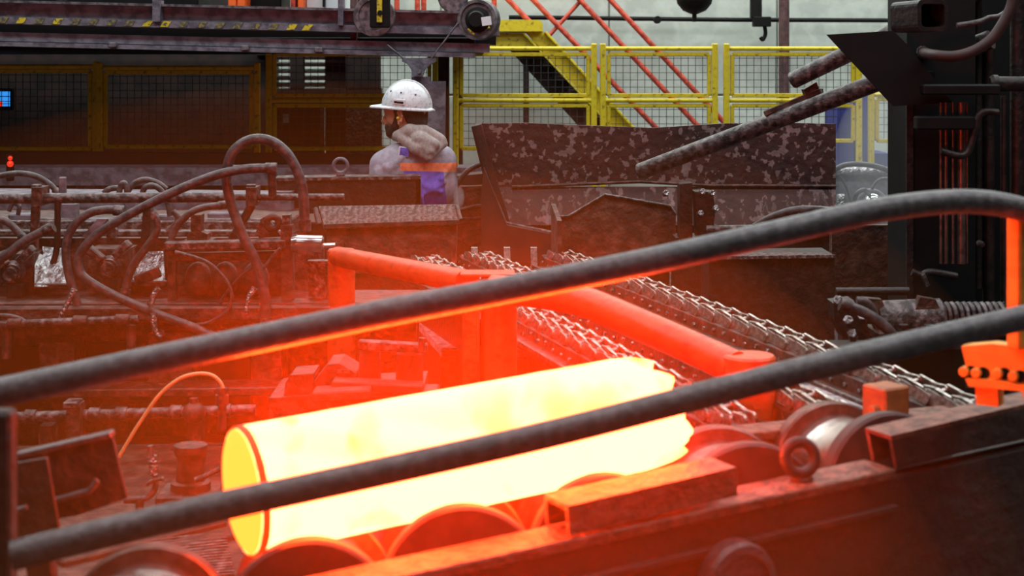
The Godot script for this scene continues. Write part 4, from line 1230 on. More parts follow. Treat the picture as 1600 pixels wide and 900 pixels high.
	obj("plate", MB.new().box(Vector3(-0.95, y0 - 0.03, -4.55), Vector3(2.0, 0.06, 1.7)), mats.rust_plate, dk)
	for e in [[[90, 882], [345, 818]], [[60, 862], [330, 800]], [[230, 866], [360, 838]]]:
		var a := hit(e[0][0], e[0][1], Vector3(0, y0, 0), Vector3.UP)
		var b := hit(e[1][0], e[1][1], Vector3(0, y0, 0), Vector3.UP)
		obj("kerb_strip", MB.new().bar(a, b, 0.07, 0.03), mats.rust_plate, dk)
	for k in 16:
		var a := hit(232 + k * 2, 852 + k * 4.0, Vector3(0, y0, 0), Vector3.UP)
		var b := hit(352 + k * 1, 838 + k * 4.4, Vector3(0, y0, 0), Vector3.UP)
		obj("grating_bar", MB.new().bar(a, b, 0.01, 0.03), mats.pipe_grime, dk)
	obj("support", MB.new().box(Vector3(-1.0, 0.25, -4.9), Vector3(1.8, 0.5, 0.8)), mats.machine_dark, dk)
	settle(dk)
	# castings between the bed and the red barrier
	var k1 := thing("clamp_casting", "low ribbed casting with a sloping top behind the billet", "machine part")
	obj("hood", plate([[488, 600], [512, 570], [530, 568], [556, 584], [560, 640], [486, 640]], 4.7, 0.16), mats.machine, k1)
	obj("window", plate([[526, 578], [544, 578], [546, 583], [524, 583]], 4.69, 0.01), mats.pipe_grime, k1)
	obj("shoulder", plate([[446, 598], [454, 586], [490, 584], [488, 640], [440, 640]], 4.75, 0.14), mats.machine, k1)
	obj("jaw", MB.new().bar(P(520, 598, 4.66), P(660, 606, 4.66), 0.08, 0.025), mats.rust_plate, k1)
	obj("jaw", MB.new().bar(P(490, 616, 4.6), P(580, 612, 4.6), 0.1, 0.03), mats.rust_plate, k1)
	obj("base", plate([[420, 622], [660, 610], [660, 760], [420, 760]], 4.72, 0.3), mats.machine, k1)
	settle(k1)
	var k2 := thing("bollard_pair", "pair of squat rounded rust brown bollards between the red posts", "bollard")
	for e in [[578, 540, 600, 0.032], [640, 552, 610, 0.04]]:
		obj("bollard", MB.new().lathe(P(e[0], e[2], 4.75), Vector3.UP, [[0.0, e[3] * 1.1], [(e[2] - e[1]) / F * 4.75, e[3]], [(e[2] - e[1]) / F * 4.75 + 0.01, e[3] * 0.8], [(e[2] - e[1]) / F * 4.75 + 0.012, 0.0]], 20), mats.rust_plate, k2)
	obj("base", MB.new().box(P(610, 625, 4.8), Vector3(0.3, 0.06, 0.2)), mats.machine, k2)
	obj("rod", MB.new().bar(P(560, 538, 4.7), P(668, 544, 4.7), 0.03, 0.03), mats.pipe_grime, k2)
	obj("peg", MB.new().tube([P(658, 548, 4.66), P(660, 528, 4.66)], 0.011, 10), mats.pipe_grime, k2)
	settle(k2)

func transfer() -> void:
	var y := 1.07
	var h := CY - y
	var dir := Vector3(-0.3025, 0, -1.0)
	var ends := [[1505.0, 632.0, 6.75, "rightmost chain strand of the transfer, beside the dark box"], [1290.0, 640.0, 6.75, "middle chain strand, passing behind the sloping red bar"], [1120.0, 640.0, 6.6, "leftmost chain strand, running behind the middle red post"]]
	var nrm := Vector3(-1, 0, 0.3025).normalized()     # to the side that we see
	var along := dir.normalized()
	# link shapes shared by all strands
	var plate_shape := func(x0: float) -> MB:
		var m := MB.new()
		for s in [-1.0, 1.0]:
			var o := []
			for k in 12:
				var a := TAU * k / 12
				var q := Vector2(cos(a), sin(a)) * 0.0145
				o.append(nrm * (s * x0) + along * (q.x * 0.8 + (0.031 if q.x > 0 else -0.031)) + Vector3.UP * q.y)
			m.poly(o, nrm * 0.007)
		m.tube([nrm * -(x0 + 0.008) + along * 0.031, nrm * (x0 + 0.008) + along * 0.031], 0.008, 8)
		return m
	var link_a: ArrayMesh = plate_shape.call(0.012).mesh()
	var link_b: ArrayMesh = plate_shape.call(0.018).mesh()
	var lines := []
	for e in ends:
		var dn: float = h * F / (e[1] - HY)
		var near := P(e[0], e[1], dn) + along * -0.12
		var k0: float = (e[2] + near.z) / 1.0
		var far: Vector3 = near + dir * (e[2] + near.z)
		lines.append([near, far])
		var b := thing("chain_guide", "dark steel guide beam under the " + e[3], "beam")
		obj("beam", MB.new().bar(near - Vector3.UP * 0.042, far - Vector3.UP * 0.042, 0.12, 0.06), mats.machine, b)
		obj("ledge", MB.new().bar(near + nrm * 0.082 - Vector3.UP * 0.066, far + nrm * 0.082 - Vector3.UP * 0.066, 0.05, 0.02), mats.machine, b)
		obj("ledge_lip", MB.new().bar(near + nrm * 0.105 - Vector3.UP * 0.055, far + nrm * 0.105 - Vector3.UP * 0.055, 0.012, 0.016), mats.pipe_grime, b)
		obj("bolt_row", bolts(near, far, nrm), mats.wet_steel, b).set_meta("kind", "stuff")
		obj("pedestal", MB.new().bar(near.lerp(far, 0.7) - Vector3.UP * 0.57, near.lerp(far, 0.95) - Vector3.UP * 0.57, 0.1, 0.98), mats.machine_dark, b)
		obj("nose", MB.new().disc(far - Vector3.UP * 0.055, nrm, 0.05, 0.12, 24), mats.machine_dark, b)
		settle(b)
		var c := thing("conveyor_chain", "greasy double row steel chain, " + e[3], "chain")
		var len: float = (far - near).length()
		var cnt := int(len / 0.064)
		for row in [-1.0, 1.0]:
			for k in cnt:
				var o := MeshInstance3D.new()
				o.name = "link"
				o.mesh = link_a if k % 2 == 0 else link_b
				o.material_override = mats.chain
				o.position = near + along * (k + 0.5) * 0.064 + nrm * row * 0.033 + Vector3.UP * 0.0
				o.basis = Basis(along, row * 0.24) * Basis(nrm, 0.1 if k % 2 == 0 else -0.1)
				c.add_child(o, true)
		settle(c)
	# deck between the right and middle strands
	var a0: Vector3 = lines[0][0] + nrm * 0.11
	var a1: Vector3 = lines[0][1] + nrm * 0.11
	var b0: Vector3 = lines[1][0] - nrm * 0.07
	var b1: Vector3 = lines[1][1] - nrm * 0.07
	var q := MB.new()
	var dy := Vector3.UP * -0.058
	q.poly([a0 + dy, a1.lerp(a0, 0.08) + dy, b1.lerp(b0, 0.08) + dy, b0 + dy], Vector3(0, -0.03, 0))
	var dk := thing("deck_plate", "grey scaly deck plate between the right and middle chain strands", "plate")
	obj("plate", q, mats.deck, dk)
	obj("leg", MB.new().box((a1 + b1) * 0.5 + Vector3(0.05, -0.55, 0.4), Vector3(0.12, 0.86, 0.12)), mats.machine_dark, dk)
	settle(dk)
	var dl := thing("deck_plate", "lower grey deck plate seen in gaps beside the middle red post", "plate")
	var m2 := MB.new()
	m2.poly([hit(655, 505, Vector3(0, 0.82, 0), Vector3.UP), hit(770, 480, Vector3(0, 0.82, 0), Vector3.UP), hit(850, 545, Vector3(0, 0.82, 0), Vector3.UP), hit(690, 546, Vector3(0, 0.82, 0), Vector3.UP)], Vector3(0, -0.03, 0))
	obj("plate", m2, mats.deck, dl)
	obj("apron", MB.new().poly([hit(690, 546, Vector3(0, 0.82, 0), Vector3.UP), hit(850, 545, Vector3(0, 0.82, 0), Vector3.UP), hit(850, 545, Vector3(0, 0.82, 0), Vector3.UP) - Vector3.UP * 0.8, hit(690, 546, Vector3(0, 0.82, 0), Vector3.UP) - Vector3.UP * 0.8], Vector3(0, 0, -0.03)), mats.machine, dl)
	settle(dl)
	var ds := thing("deck_plate", "small grey deck plate beside the billet's far end", "plate")
	var m3 := MB.new()
	var g := Vector3(0, 0.9, 0)
	m3.poly([hit(1030, 574, g, Vector3.UP), hit(1070, 570, g, Vector3.UP), hit(1105, 584, g, Vector3.UP), hit(1050, 588, g, Vector3.UP)], Vector3(0, -0.03, 0))
	obj("plate", m3, mats.deck, ds)
	obj("leg", MB.new().box(hit(1065, 578, g, Vector3.UP) - Vector3.UP * 0.46, Vector3(0.06, 0.88, 0.06)), mats.machine_dark, ds)
	settle(ds)
	# upright stop fingers at the far ends
	for e in [[615, "between the red corner post and the leftmost chain"], [648, "just left of the leftmost chain's far end"], [696, "between the leftmost and middle chains, left one"], [741, "at the far end of the middle chain"], [792, "just right of the middle chain's far end"], [834, "tallest, under the skip's lower edge"], [861, "short and bent, left of the rightmost chain"]]:
		var x: float = e[0]
		var top := 387.0 if x < 850 else 404.0
		var d := 6.9
		var t := thing("stop_finger", "small upright pale steel stop finger " + e[1], "stop")
		obj("finger", MB.new().poly(px([[x - 5, top], [x + 5, top], [x + 6, 418], [x - 4, 418]], d), Vector3(0, 0, -0.03)), mats.pale_steel, t)
		obj("base", MB.new().box(P(x + 1, 424, d + 0.02), Vector3(0.05, 0.04, 0.06)), mats.machine, t)
		obj("foot", MB.new().box(Vector3(P(x + 1, 0, d + 0.02).x, 0.45, -d - 0.02), Vector3(0.03, 0.9, 0.03)), mats.machine_dark, t)
		settle(t)

func bolts(a: Vector3, b: Vector3, nn: Vector3) -> MB:
	var m := MB.new()
	var k := 0.06
	while k < 1.0:
		var o := a.lerp(b, k) + nn * 0.061 - Vector3.UP * rng.randf_range(0.03, 0.045)
		m.disc(o, nn, 0.007, 0.012, 6)
		k += 0.024
	return m

func barrier() -> void:
	var t := thing("red_barrier", "heavy bright red tubular crash barrier with three posts behind the billet", "barrier")
	var post := func(x0: float, x1: float, y: float, d: float) -> void:
		var o := P((x0 + x1) / 2, y, d)
		var w := (x1 - x0) / F * d
		obj("post", MB.new().lathe(Vector3(o.x, 0, o.z), Vector3.UP, [[0.0, w / 2], [o.y - 0.006, w / 2], [o.y, w / 2 - 0.005], [o.y, 0.0]], 32), mats.barrier_red, t)
	post.call(512, 555, 389, 5.5)
	post.call(751, 808, 431, 4.55)
	post.call(1130, 1212, 554, 3.85)
	obj("flange_bar", MB.new().box(Vector3(P(736, 0, 4.55).x, P(0, 427, 4.55).y / 2, -4.56), Vector3(0.05, P(0, 427, 4.55).y, 0.07)), mats.barrier_red, t)
	obj("weld_strip", MB.new().box(Vector3(P(747, 0, 4.52).x, P(0, 430, 4.52).y / 2, -4.52), Vector3(0.008, P(0, 430, 4.52).y, 0.02)), mats.barrier_red, t)
	obj("cap", MB.new().box(P(762, 427, 4.55) , Vector3(0.16, 0.008, 0.1)), mats.barrier_red, t)
	obj("rail", MB.new().tube([P(528, 401, 5.47), P(728, 440, 4.62)], 0.036, 20), mats.barrier_red, t)
	obj("rail", MB.new().tube(curve([P(770, 452, 4.5), P(840, 458, 4.42), P(905, 470, 4.3), P(945, 484, 4.22), P(1010, 512, 4.1), P(1085, 545, 3.98), P(1150, 575, 3.86)], 6), 0.043, 24), mats.barrier_red, t)
	settle(t)

func right_machine() -> void:
	var t := thing("mill_stand", "tall black mill column with rods and pipes at the right edge", "machine")
	obj("front_plate", plate([[1417, -40], [1524, -40], [1524, 600], [1417, 600]], 5.9, 0.3), mats.black, t)
	obj("edge_strip", plate([[1417, 160], [1427, 160], [1427, 600], [1417, 600]], 5.88, 0.02), mats.machine_dark, t)
	obj("rear_plate", plate([[1500, -60], [1760, -60], [1760, 640], [1500, 640]], 6.5, 0.2), mats.black, t)
	obj("base", MB.new().box(Vector3(P(1590, 0, 6.2).x, 0.32, -6.3), Vector3(0.9, 0.64, 0.6)), mats.black, t)
	for e in [[1470, 0.006], [1478, 0.008], [1489, 0.006], [1502, 0.016], [1511, 0.004]]:
		obj("rod", MB.new().tube([P(e[0], 160, 5.8), P(e[0], 412, 5.8)], e[1], 10), mats.roller_steel, t)
	for e in [[1528, -20, 450, 0.018], [1545, 60, 480, 0.025], [1568, 150, 480, 0.012], [1590, 0, 470, 0.03], [1620, 0, 480, 0.03]]:
		obj("pipe", MB.new().tube([P(e[0], e[1], 6.1), P(e[0], e[2], 6.1)], e[3], 12), mats.machine_dark, t)
	obj("tube_stub", MB.new().lathe(P(1546, 131, 5.8), Vector3.RIGHT, [[0.0, 0.0], [0.0, 0.024], [0.012, 0.034], [0.03, 0.034], [0.03, 0.028], [0.2, 0.028]], 20), mats.machine_dark, t)
	obj("crosshead", MB.new().bar(P(1440, 140, 5.75), P(1560, 140, 5.75), 0.06, 0.04), mats.black, t)
	obj("crosshead", MB.new().bar(P(1430, 192, 5.75), P(1520, 192, 5.75), 0.06, 0.05), mats.black, t)
	var dd := P(1424, 10, 5.5)
	var tb := obj("square_tube", sq_tube(), mats.machine_dark, t)
	for e in [[[1425, 425], [1440, 430], [1455, 425], [1495, 432]], [[1470, 236], [1510, 240], [1530, 180], [1560, 176]]]:
		obj("feed_pipe", MB.new().tube(curve(px(e, 5.75)), 0.014, 10), mats.machine_dark, t)
	obj("tag", MB.new().box(P(1446, 438, 5.72), Vector3(0.016, 0.05, 0.012), Basis(Vector3.BACK, 0.4)), mats.pipe_grime, t)
	obj("bolt", MB.new().disc(P(1532, 381, 5.8), Vector3.BACK, 0.012, 0.04, 8), mats.pipe_grime, t)
	settle(t)
	hose([[1442, 82, 5.88], [1460, 86, 5.65], [1490, 88], [1520, 80], [1548, 62], [1566, 38], [1580, 10], [1585, -20]], 5.6, 0.02, "thick brown hose curving up the mill column beside the square tube", true, mats.brown_dark)
	hose([[1495, 40], [1530, 34], [1545, 28], [1560, 26], [1570, 20]], 5.7, 0.01, "thin dark hose at the top of the mill column", false)
	# the gap between skip and column
	var m := thing("rear_tank", "grey steamy tank with a bright lid edge in the gap left of the mill column", "tank")
	obj("body", plate([[1295, 268], [1440, 268], [1440, 400], [1295, 400]], 8.4, 0.4), mats.gantry, m)
	obj("rim", MB.new().tube([P(1295, 268, 8.38), P(1440, 268, 8.38)], 0.026, 14), mats.wet_steel, m)
	obj("valve", MB.new().ball(P(1364, 318, 8.0), Vector3(0.05, 0.055, 0.05)), mats.bright_steel, m)
	obj("valve_ring", MB.new().torus(P(1362, 322, 8.05), Vector3(0.1, 0.2, 1), 0.08, 0.014), mats.gantry, m)
	obj("bracket", MB.new().box(P(1314, 312, 8.1), Vector3(0.04, 0.06, 0.04)), mats.wet_steel, m)
	obj("stand", MB.new().box(Vector3(P(1370, 0, 8.6).x, 0.5, -8.6), Vector3(0.5, 1.0, 0.3)), mats.gantry, m)
	settle(m)
	hose([[1300, 268], [1320, 258], [1350, 257], [1382, 264], [1408, 282], [1418, 300]], 7.8, 0.014, "grey hose arch over the steamy tank")
	hose([[1310, 272], [1322, 292], [1330, 318]], 7.9, 0.006, "thin cable hanging left of the bright valve", false)
	hose([[1332, 330, 8.35], [1334, 322, 8.0], [1338, 304], [1350, 297], [1360, 305, 8.05]], 7.9, 0.012, "small hose bend beside the bright valve", false)
	hose([[1362, 296], [1372, 282], [1390, 280], [1420, 300]], 7.9, 0.008, "thin grey hose right of the bright valve", false)
	var w := thing("stained_panel", "dark rusty streaked panel under the upper rail, left of the mill column", "plate")
	obj("sheet", plate([[1300, 352], [1418, 352], [1418, 470], [1300, 470]], 7.0, 0.06), mats.rust_plate, w)
	obj("foot", MB.new().box(Vector3(P(1358, 0, 7.1).x, 0.45, -7.03), Vector3(0.3, 0.85, 0.1)), mats.machine_dark, w)
	settle(w)
	var c := thing("drive_motor", "grimy hydraulic drive with a coil spring right of the chain transfer", "motor")
	obj("body", MB.new().lathe(P(1372, 500, 4.95), Vector3(1, 0.04, 0), [[0.0, 0.0], [0.0, 0.05], [0.02, 0.062], [0.2, 0.062], [0.21, 0.05], [0.21, 0.0]], 28), mats.pipe_grime, c)
	obj("flange_plate", plate([[1350, 466], [1378, 468], [1396, 520], [1370, 520]], 4.92, 0.04), mats.machine, c)
	obj("flange_plate", plate([[1424, 500], [1438, 464], [1462, 468], [1484, 514], [1470, 530], [1420, 530]], 4.9, 0.04), mats.machine, c)
	var sp := []
	for k in 121:
		var a := TAU * k / 12.0
		sp.append(P(1478 + k * 0.78, 492, 4.95) + Vector3(0, cos(a), sin(a)) * 0.036)
	obj("coil_spring", MB.new().tube(sp, 0.008, 8), mats.pipe_grime, c)
	obj("shaft", MB.new().tube([P(1470, 492, 4.95), P(1580, 488, 4.95)], 0.02, 12), mats.machine_dark, c)
	obj("base_plate", MB.new().box(P(1430, 520, 4.95), Vector3(0.28, 0.03, 0.16)), mats.machine, c)
	for x in [1412, 1452]:
		obj("bolt", MB.new().disc(P(x, 510, 4.84), Vector3.UP, 0.016, 0.014, 6), mats.machine_dark, c)
	obj("manifold", plate([[1302, 474], [1335, 470], [1352, 490], [1360, 530], [1318, 528], [1304, 500]], 4.9, 0.1), mats.machine_dark, c)
	for e in [[1310, 472], [1326, 503], [1332, 524], [1348, 496]]:
		obj("fitting", MB.new().disc(P(e[0], e[1], 4.84), Vector3(-0.3, 0.5, 1), 0.016, 0.05, 6), mats.wet_steel, c)
	obj("stand", MB.new().box(Vector3(P(1400, 0, 5.0).x, 0.5, -5.0), Vector3(0.42, 0.98, 0.14)), mats.black, c)
	settle(c)
	hose([[1322, 478], [1345, 486], [1370, 500], [1392, 520], [1404, 540]], 4.78, 0.017, "dark hose drooping from the hydraulic drive's manifold")
	hose([[1338, 470], [1352, 472], [1362, 482], [1366, 492]], 4.85, 0.014, "short dark hose bend on the drive's manifold", false)
	single("level_pipe", MB.new().tube([P(1306, 456, 5.2), P(1420, 455, 5.2)], 0.014, 12), mats.machine_dark, "dark level pipe above the hydraulic drive", "pipe")

func sq_tube() -> MB:
	var m := MB.new()
	var z := Vector3(0.35, 0.02, 0.94).normalized()
	var x := Vector3.UP.cross(z).normalized()
	var y := z.cross(x)
	var o := P(1458, 24, 5.3)
	var ring := func(w: float, h: float, r: float, back: float) -> Array:
		var q := []
		for k in 4:
			var cx: float = [1, -1, -1, 1][k] * (w - r)
			var cy: float = [1, 1, -1, -1][k] * (h - r)
			for j in 5:
				var a := PI / 2 * (k + j / 4.0)
				q.append(o + x * (cx + cos(a) * r) + y * (cy + sin(a) * r) - z * back)
		return q
	var a: Array = ring.call(0.064, 0.054, 0.022, 0.0)
	var b: Array = ring.call(0.048, 0.04, 0.014, 0.0)
	var a2: Array = ring.call(0.064, 0.054, 0.022, 0.16)
	var b2: Array = ring.call(0.048, 0.04, 0.014, 0.15)
	for k in a.size():
		var l: int = (k + 1) % a.size()
		m.quad(a[k], a[l], b[l], b[k], z)
		m.quad(a[k], a[l], a2[l], a2[k], a[k] - o)
		m.quad(b[k], b[l], b2[l], b2[k], o - b[k])
	m.poly(b2, -z * 0.01)
	return m

func roller_table() -> void:
	var axis_n := N
	# rollers: near flange, polished waist, far flange
	var spots := [[-0.34, "leftmost roller, at the bottom left corner with a polished waist"], [0.08, "roller under the billet's near end"], [0.47, "second roller under the billet, its dark disc in front"], [0.87, "third roller under the billet, mostly behind the box channel"], [1.32, "roller just past the billet's far end, with a dark disc"], [1.8, "rightmost roller, with a big shining waist behind the lifting ring"]]
	for e in spots:
		var s: float = e[0]
		var t := thing("table_roller", "waisted steel " + e[1], "roller")
		var a := C(s, -0.285, 0.19)
		var b := C(s + (0.15 if s < 1.5 else 0.086), -0.342, -0.19)
		var d := (b - a).normalized()
		var L := (b - a).length()
		var R := 0.2 * K
		obj("near_disc", MB.new().lathe(a, d, [[-0.012, 0.0], [-0.012, R * 0.96], [-0.006, R], [0.03, R], [0.034, R * 0.97], [0.034, R * 0.75]], 64), mats.roller_face, t)
		obj("far_disc", MB.new().lathe(b, -d, [[-0.012, 0.0], [-0.012, R * 0.96], [-0.006, R], [0.03, R], [0.034, R * 0.97], [0.034, R * 0.75]], 64), mats.roller_steel, t)
		obj("waist", MB.new().lathe(a, d, [[0.034, R * 0.82], [0.06, R * 0.79], [L * 0.5 - 0.02, R * 0.757], [L * 0.5 + 0.02, R * 0.757], [L - 0.06, R * 0.79], [L - 0.034, R * 0.82]], 64, true), mats.polished, t)
		obj("axle", MB.new().tube([a - d * 0.06, b + d * 0.08], 0.03, 16), mats.roller_steel, t)
		settle(t)
	# the billet
	var L := (A1 - A0).length()
	var R := 0.15 * K
	var nz := noise(3.0, 4, 21)
	var ez := noise(1.2, 3, 4)
	var m := MB.new()
	var seg := 72
	var rows := 60
	var pt := func(i: int, k: int) -> Vector3:
		var a := TAU * (k % seg) / seg
		var dir := W * cos(a) + N * sin(a)
		var end := L - 0.012 - 0.018 * cos(a) + 0.03 * ez.get_noise_2d(cos(a) * 1.1 + 5.0, sin(a) * 1.1)
		var s := end * i / rows
		var r := R * (1.0 + 0.012 * nz.get_noise_3d(dir.x, dir.y, s * 2.0))
		var from := (end - s) / 0.07
		if from < 1.0:
			r *= 0.88 + 0.12 * sqrt(maxf(from, 0.0)) + 0.05 * nz.get_noise_3d(dir.x * 0.8, dir.y * 0.8, s * 4.0) * (1.0 - from)
		if i == 0:
			r *= 0.965
			s = 0.0
		return A0 + U * s + dir * r
	for i in rows:
		for k in seg:
			var q := [pt.call(i, k), pt.call(i, k + 1), pt.call(i + 1, k + 1), pt.call(i + 1, k)]
			var nq := []
			for w in [[i, q[0]], [i, q[1]], [i + 1, q[2]], [i + 1, q[3]]]:
				var c: Vector3 = w[1] - A0
				nq.append((c - U * c.dot(U)).normalized())
			m.tri(q[0], q[1], q[2], nq[0], nq[1], nq[2])
			m.tri(q[0], q[2], q[3], nq[0], nq[2], nq[3])
	var fe := A0 + U * (L - 0.04)
	for k in seg:
		m.flat(fe, pt.call(rows, k), pt.call(rows, k + 1), U)
	var bl := thing("glowing_billet", "white hot round steel billet glowing on the rollers", "billet")
	obj("bar", m, mats.hot, bl)
	obj("end_face", MB.new().lathe(A0, -U, [[-0.001, R * 0.97], [0.004, R * 0.9], [0.006, R * 0.5], [0.007, 0.0]], 64, true), mats.hot_end, bl)
	obj("scale_ring", MB.new().lathe(A0 + U * 0.001, U, [[0.0, R * 0.95], [0.002, R * 1.006], [0.012, R * 1.01], [0.015, R * 0.99]], 64), mats.hot_ring, bl)
	settle(bl)
	# near frame
	var f0 := P(700, 885, 2.537)
	var f1 := P(1400, 733, 2.989)
	var fu := (f1 - f0).normalized()
	var fn := fu.cross(Vector3.UP).normalized()
	var fv := fn.cross(fu)
	var fb := Basis(fu, fv, fn)
	var FP := func(x: float, y: float, t: float) -> Vector3: return hit(x, y, f0 + fn * t, fn)
	var nf := thing("roller_frame", "long dark near side frame of the roller table at the lower right", "frame")
	var mid := f0 + fu * 0.75
	var half := ((f1 - f0).length() + 1.25) * 0.5
	var mid2 := f1 - fu * half
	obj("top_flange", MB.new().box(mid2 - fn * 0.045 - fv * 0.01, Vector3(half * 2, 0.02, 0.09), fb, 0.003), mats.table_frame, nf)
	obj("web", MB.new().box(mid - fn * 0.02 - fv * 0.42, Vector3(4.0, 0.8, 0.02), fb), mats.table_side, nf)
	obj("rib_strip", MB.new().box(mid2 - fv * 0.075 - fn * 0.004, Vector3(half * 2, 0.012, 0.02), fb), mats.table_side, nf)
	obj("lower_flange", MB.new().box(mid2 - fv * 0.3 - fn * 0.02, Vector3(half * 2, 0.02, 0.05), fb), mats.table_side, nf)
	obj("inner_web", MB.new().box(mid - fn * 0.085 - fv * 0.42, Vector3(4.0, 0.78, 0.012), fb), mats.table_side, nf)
	var hub: Vector3 = FP.call(1156, 915, 0.03)
	obj("hub_ring", MB.new().lathe(hub, fn, [[-0.03, 0.078], [0.0, 0.078], [0.012, 0.074], [0.014, 0.06], [0.004, 0.056], [0.002, 0.0]], 48), mats.rail, nf)
	for s in [-1.0, 0.6, 2.4]:
		obj("leg", MB.new().box(Vector3(mid.x + fu.x * (s - 0.75), 0.18, mid.z + fu.z * (s - 0.75)) - fn * 0.05, Vector3(0.12, 0.36, 0.1)), mats.table_side, nf)
	settle(nf)
	# open ended box channels bolted on the frame
	var ch := func(p: Array, depth: float, label: String, lenpx: Array) -> void:
		var t := thing("box_channel", label, "channel")
		var tl: Vector3 = FP.call(p[0], p[1], -0.004)
		var tr: Vector3 = FP.call(p[2], p[3], -0.004)
		var bl2: Vector3 = FP.call(p[4], p[5], -0.004)
		var w := (tr - tl)
		var hgt := (bl2 - tl).length()
		var dn := (bl2 - tl).normalized()
		var th := 0.009
		obj("top_plate", MB.new().poly([tl, tr, tr - fn * depth, tl - fn * depth], dn * th), mats.table_frame, t)
		var drop := hgt
		obj("front_plate", MB.new().poly([tl + dn * th, tr + dn * th, tr + dn * drop, tl + dn * drop], -fn * th), mats.table_frame if p[0] < 1000 else mats.table_side, t)
		obj("rear_plate", MB.new().poly([tl + dn * th - fn * depth, tr + dn * th - fn * depth, tr + dn * hgt - fn * depth, tl + dn * hgt - fn * depth], fn * th), mats.table_frame, t)
		settle(t)
	ch.call([887, 791, 1150, 730, 890, 838], 0.085, "open ended box channel on the near frame before the billet's far half", [])
	ch.call([1392, 681, 1900, 560, 1402, 733], 0.075, "open ended box channel on the near frame at the right edge", [])
	var rg := thing("lifting_ring", "round lifting ring on the near frame before the rightmost roller", "ring")
	var ro: Vector3 = FP.call(1250, 715, -0.045)
	obj("ring", MB.new().torus(ro, Vector3(0.1, 0.25, 1), 0.029, 0.011, 40), mats.roller_face, rg)
	obj("shank", MB.new().disc(FP.call(1253, 752, -0.045), fv, 0.022, 0.02, 20), mats.roller_face, rg)
	settle(rg)
	# far frame
	var ff := thing("roller_frame", "far side frame of the roller table, dusty top lit orange behind the rollers", "frame")
	var g0 := P(700, 722, 3.06)
	var g1 := P(1600, 634, 3.8)
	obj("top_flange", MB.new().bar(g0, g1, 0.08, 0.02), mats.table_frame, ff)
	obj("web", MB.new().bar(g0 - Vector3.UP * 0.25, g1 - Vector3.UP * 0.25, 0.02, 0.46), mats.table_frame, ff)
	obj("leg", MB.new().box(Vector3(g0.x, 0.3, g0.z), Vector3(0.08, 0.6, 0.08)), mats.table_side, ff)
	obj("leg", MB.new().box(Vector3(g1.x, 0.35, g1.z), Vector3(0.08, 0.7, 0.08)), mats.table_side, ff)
	settle(ff)
	var bb := thing("bearing_block", "orange lit bearing block with a bolt beside the rightmost roller", "block")
	var bo := P(1384, 632, 3.32)
	var bm := Basis(Vector3.UP, 0.55)
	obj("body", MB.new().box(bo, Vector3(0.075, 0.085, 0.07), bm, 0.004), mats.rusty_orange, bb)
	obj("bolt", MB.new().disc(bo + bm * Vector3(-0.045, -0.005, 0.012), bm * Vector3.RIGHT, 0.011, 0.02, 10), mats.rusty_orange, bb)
	obj("cap", MB.new().disc(bo + bm * Vector3(0.043, 0.0, -0.005), bm * Vector3.RIGHT, 0.026, 0.02, 20), mats.table_side, bb)
	obj("seat", MB.new().box(bo - Vector3.UP * 0.085, Vector3(0.07, 0.08, 0.06), bm), mats.table_side, bb)
	settle(bb)
	var kb := thing("bolted_bracket", "orange lit bracket plate with four bolts at the foot of the right post", "bracket")
	var kd := 3.02
	var ko := P(1550, 575, kd)
	var kn := Vector3(-0.55, 0, 0.83).normalized()
	var kp := func(l: Array, out: float, th: float) -> MB:
		var q := []
		for e in l:
			q.append(hit(e[0], e[1], ko + kn * out, kn))
		return MB.new().poly(q, -kn * th)
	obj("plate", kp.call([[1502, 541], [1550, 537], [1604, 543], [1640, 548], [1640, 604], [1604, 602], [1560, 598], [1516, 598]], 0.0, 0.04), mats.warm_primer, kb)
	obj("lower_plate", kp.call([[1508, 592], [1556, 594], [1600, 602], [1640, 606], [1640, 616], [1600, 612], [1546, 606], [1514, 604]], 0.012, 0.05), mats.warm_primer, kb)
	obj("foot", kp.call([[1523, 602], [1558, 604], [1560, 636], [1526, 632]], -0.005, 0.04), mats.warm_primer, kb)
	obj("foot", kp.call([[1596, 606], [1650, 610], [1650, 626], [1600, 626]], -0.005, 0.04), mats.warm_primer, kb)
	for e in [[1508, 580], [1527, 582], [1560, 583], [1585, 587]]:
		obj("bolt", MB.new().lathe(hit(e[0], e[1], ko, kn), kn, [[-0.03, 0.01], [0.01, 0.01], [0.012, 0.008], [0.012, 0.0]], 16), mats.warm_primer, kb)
		obj("bolt_shadow", MB.new().disc(hit(e[0] + 10, e[1] + 1, ko, kn), kn, 0.012, 0.004, 20), mats.black, kb)  # black disc painted as the shadow beside each bolt
	settle(kb)

func shields() -> void:
	var d := 2.85
	var t := thing("heat_shield", "dark tilted heat shield plates beside the left railing post", "shield")
	obj("rear_plate", plate([[26, 714], [174, 679], [198, 779], [120, 806], [26, 822]], d, 0.012), mats.table_side, t)
	obj("top_edge", MB.new().bar(P(27, 711, d), P(176, 677, d), 0.03, 0.01), mats.rail, t)
	obj("front_plate", plate([[26, 724], [72, 716], [92, 828], [26, 846]], d - 0.06, 0.012), mats.table_side, t)
	obj("stiffener", MB.new().tube(curve(px([[86, 782], [120, 772], [140, 766], [152, 750]], d - 0.02)), 0.006, 8), mats.rail, t)
	obj("stiffener", MB.new().tube(px([[24, 798], [42, 792]], d - 0.08), 0.005, 8), mats.rail, t)
	obj("arm", MB.new().bar(P(60, 850, d - 0.02), P(75, 960, d - 0.02), 0.05, 0.03, Vector3.BACK), mats.table_side, t)
	obj("leg", MB.new().box(Vector3(P(76, 0, d).x, 0.45, -d + 0.02), Vector3(0.05, 0.95, 0.04)), mats.table_side, t)
	settle(t)

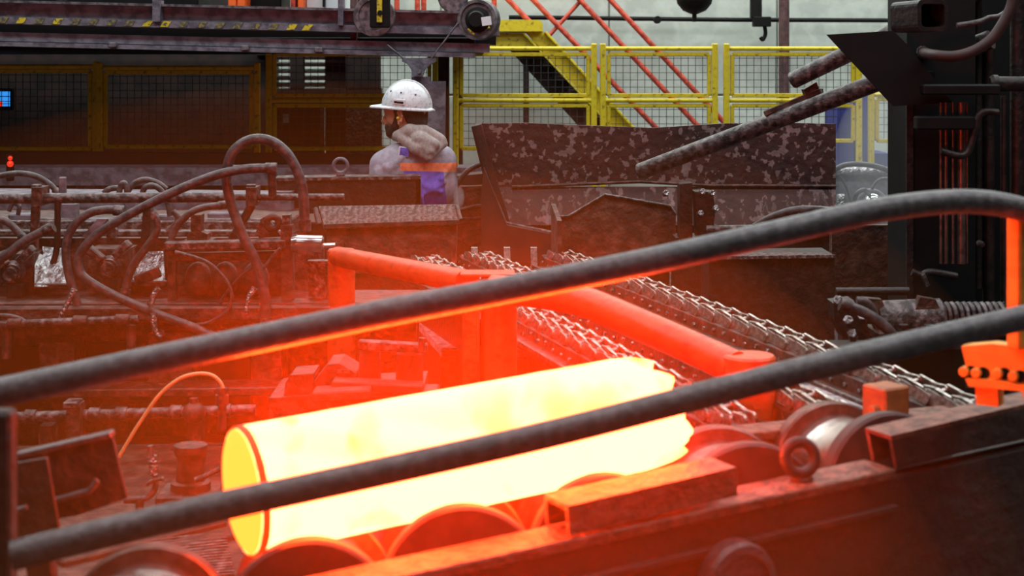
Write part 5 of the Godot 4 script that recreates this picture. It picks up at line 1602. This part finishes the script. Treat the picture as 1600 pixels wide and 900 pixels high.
func railing() -> void:
	var t := thing("pipe_railing", "two rail grey pipe guard railing sweeping across the front", "railing")
	var up := curve(px([[-120, 636, 2.42], [0, 613, 2.45], [200, 571, 2.5], [400, 530, 2.55], [600, 489, 2.6], [800, 451, 2.66], [1000, 411, 2.72], [1200, 367, 2.79], [1350, 333, 2.86], [1430, 320, 2.9], [1500, 315, 2.93], [1560, 319, 2.95], [1620, 335, 2.95], [1680, 365, 2.95]], 2.5), 8)
	obj("upper_rail", MB.new().tube(up, 0.0235, 24), mats.rail, t)
	var lo := curve(px([[20, 868, 2.3], [150, 836, 2.32], [350, 790, 2.36], [600, 736, 2.42], [850, 680, 2.48], [1100, 617, 2.56], [1300, 567, 2.63], [1450, 531, 2.7], [1640, 487, 2.78]], 2.5), 8)
	obj("lower_rail", MB.new().tube(lo, 0.0225, 24), mats.rail, t)
	var a := P(4, 640, 2.36)
	obj("post", MB.new().box(Vector3(P(4, 0, 2.36).x, a.y / 2 - 0.0, -2.36), Vector3(0.036, a.y, 0.04)), mats.table_side, t)
	var b := P(1590, 332, 2.98)
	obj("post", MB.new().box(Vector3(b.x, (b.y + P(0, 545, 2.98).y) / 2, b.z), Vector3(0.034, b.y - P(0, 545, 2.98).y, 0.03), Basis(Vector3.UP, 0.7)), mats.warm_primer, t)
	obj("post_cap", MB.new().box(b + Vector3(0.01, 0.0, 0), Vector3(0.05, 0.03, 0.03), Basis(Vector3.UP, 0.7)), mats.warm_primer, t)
	settle(t)

func smoke() -> void:
	var put := func(called: String, label: String, o: Vector3, s: Vector3, c: Color, density: float) -> void:
		var f := FogVolume.new()
		f.name = numbered(called)
		f.shape = RenderingServer.FOG_VOLUME_SHAPE_ELLIPSOID
		f.size = s
		var m := FogMaterial.new()
		m.albedo = c
		m.density = density
		f.material = m
		f.position = o
		f.set_meta("kind", "stuff")
		tag(f, label, "haze")
		add_child(f)
	var fume := Color(1.0, 0.56, 0.18)  # smoke tinted orange so that it also stands in for lens flare
	put.call("flare_fume", "dense orange smoke and lens flare haze close round the glowing billet", Vector3(-0.1, 0.95, -3.2), Vector3(1.8, 1.05, 3.8), fume, 0.027)
	put.call("flare_fume", "thinner orange smoke and lens flare haze between the railing and the red barrier", Vector3(-0.3, 0.95, -4.0), Vector3(2.4, 1.35, 4.8), fume, 0.025)
	put.call("flare_fume", "thin outer smoke and lens flare haze drifting back towards the worker", Vector3(-0.5, 0.95, -4.5), Vector3(3.6, 1.8, 6.6), fume, 0.012)
	put.call("flare_fume", "added orange lens flare haze rolling out through the pipe railing", Vector3(-0.12, 1.2, -2.15), Vector3(1.25, 0.8, 1.3), fume, 0.02)  # added before the rails to imitate flare over them
	put.call("flare_fume", "wider faint added lens flare haze just behind the pipe railing", Vector3(-0.2, 1.15, -2.3), Vector3(1.9, 1.05, 1.9), fume, 0.015)
	put.call("steam_wisp", "small white steam wisp by the worker's right hip", P(717, 308, 6.8), Vector3(0.05, 0.1, 0.05), Color(0.95, 0.95, 0.95), 5.0)
	put.call("steam_cloud", "pale steam hanging in the gap left of the mill column", P(1380, 270, 7.6), Vector3(0.5, 0.9, 0.6), Color(0.95, 0.95, 0.95), 0.6)
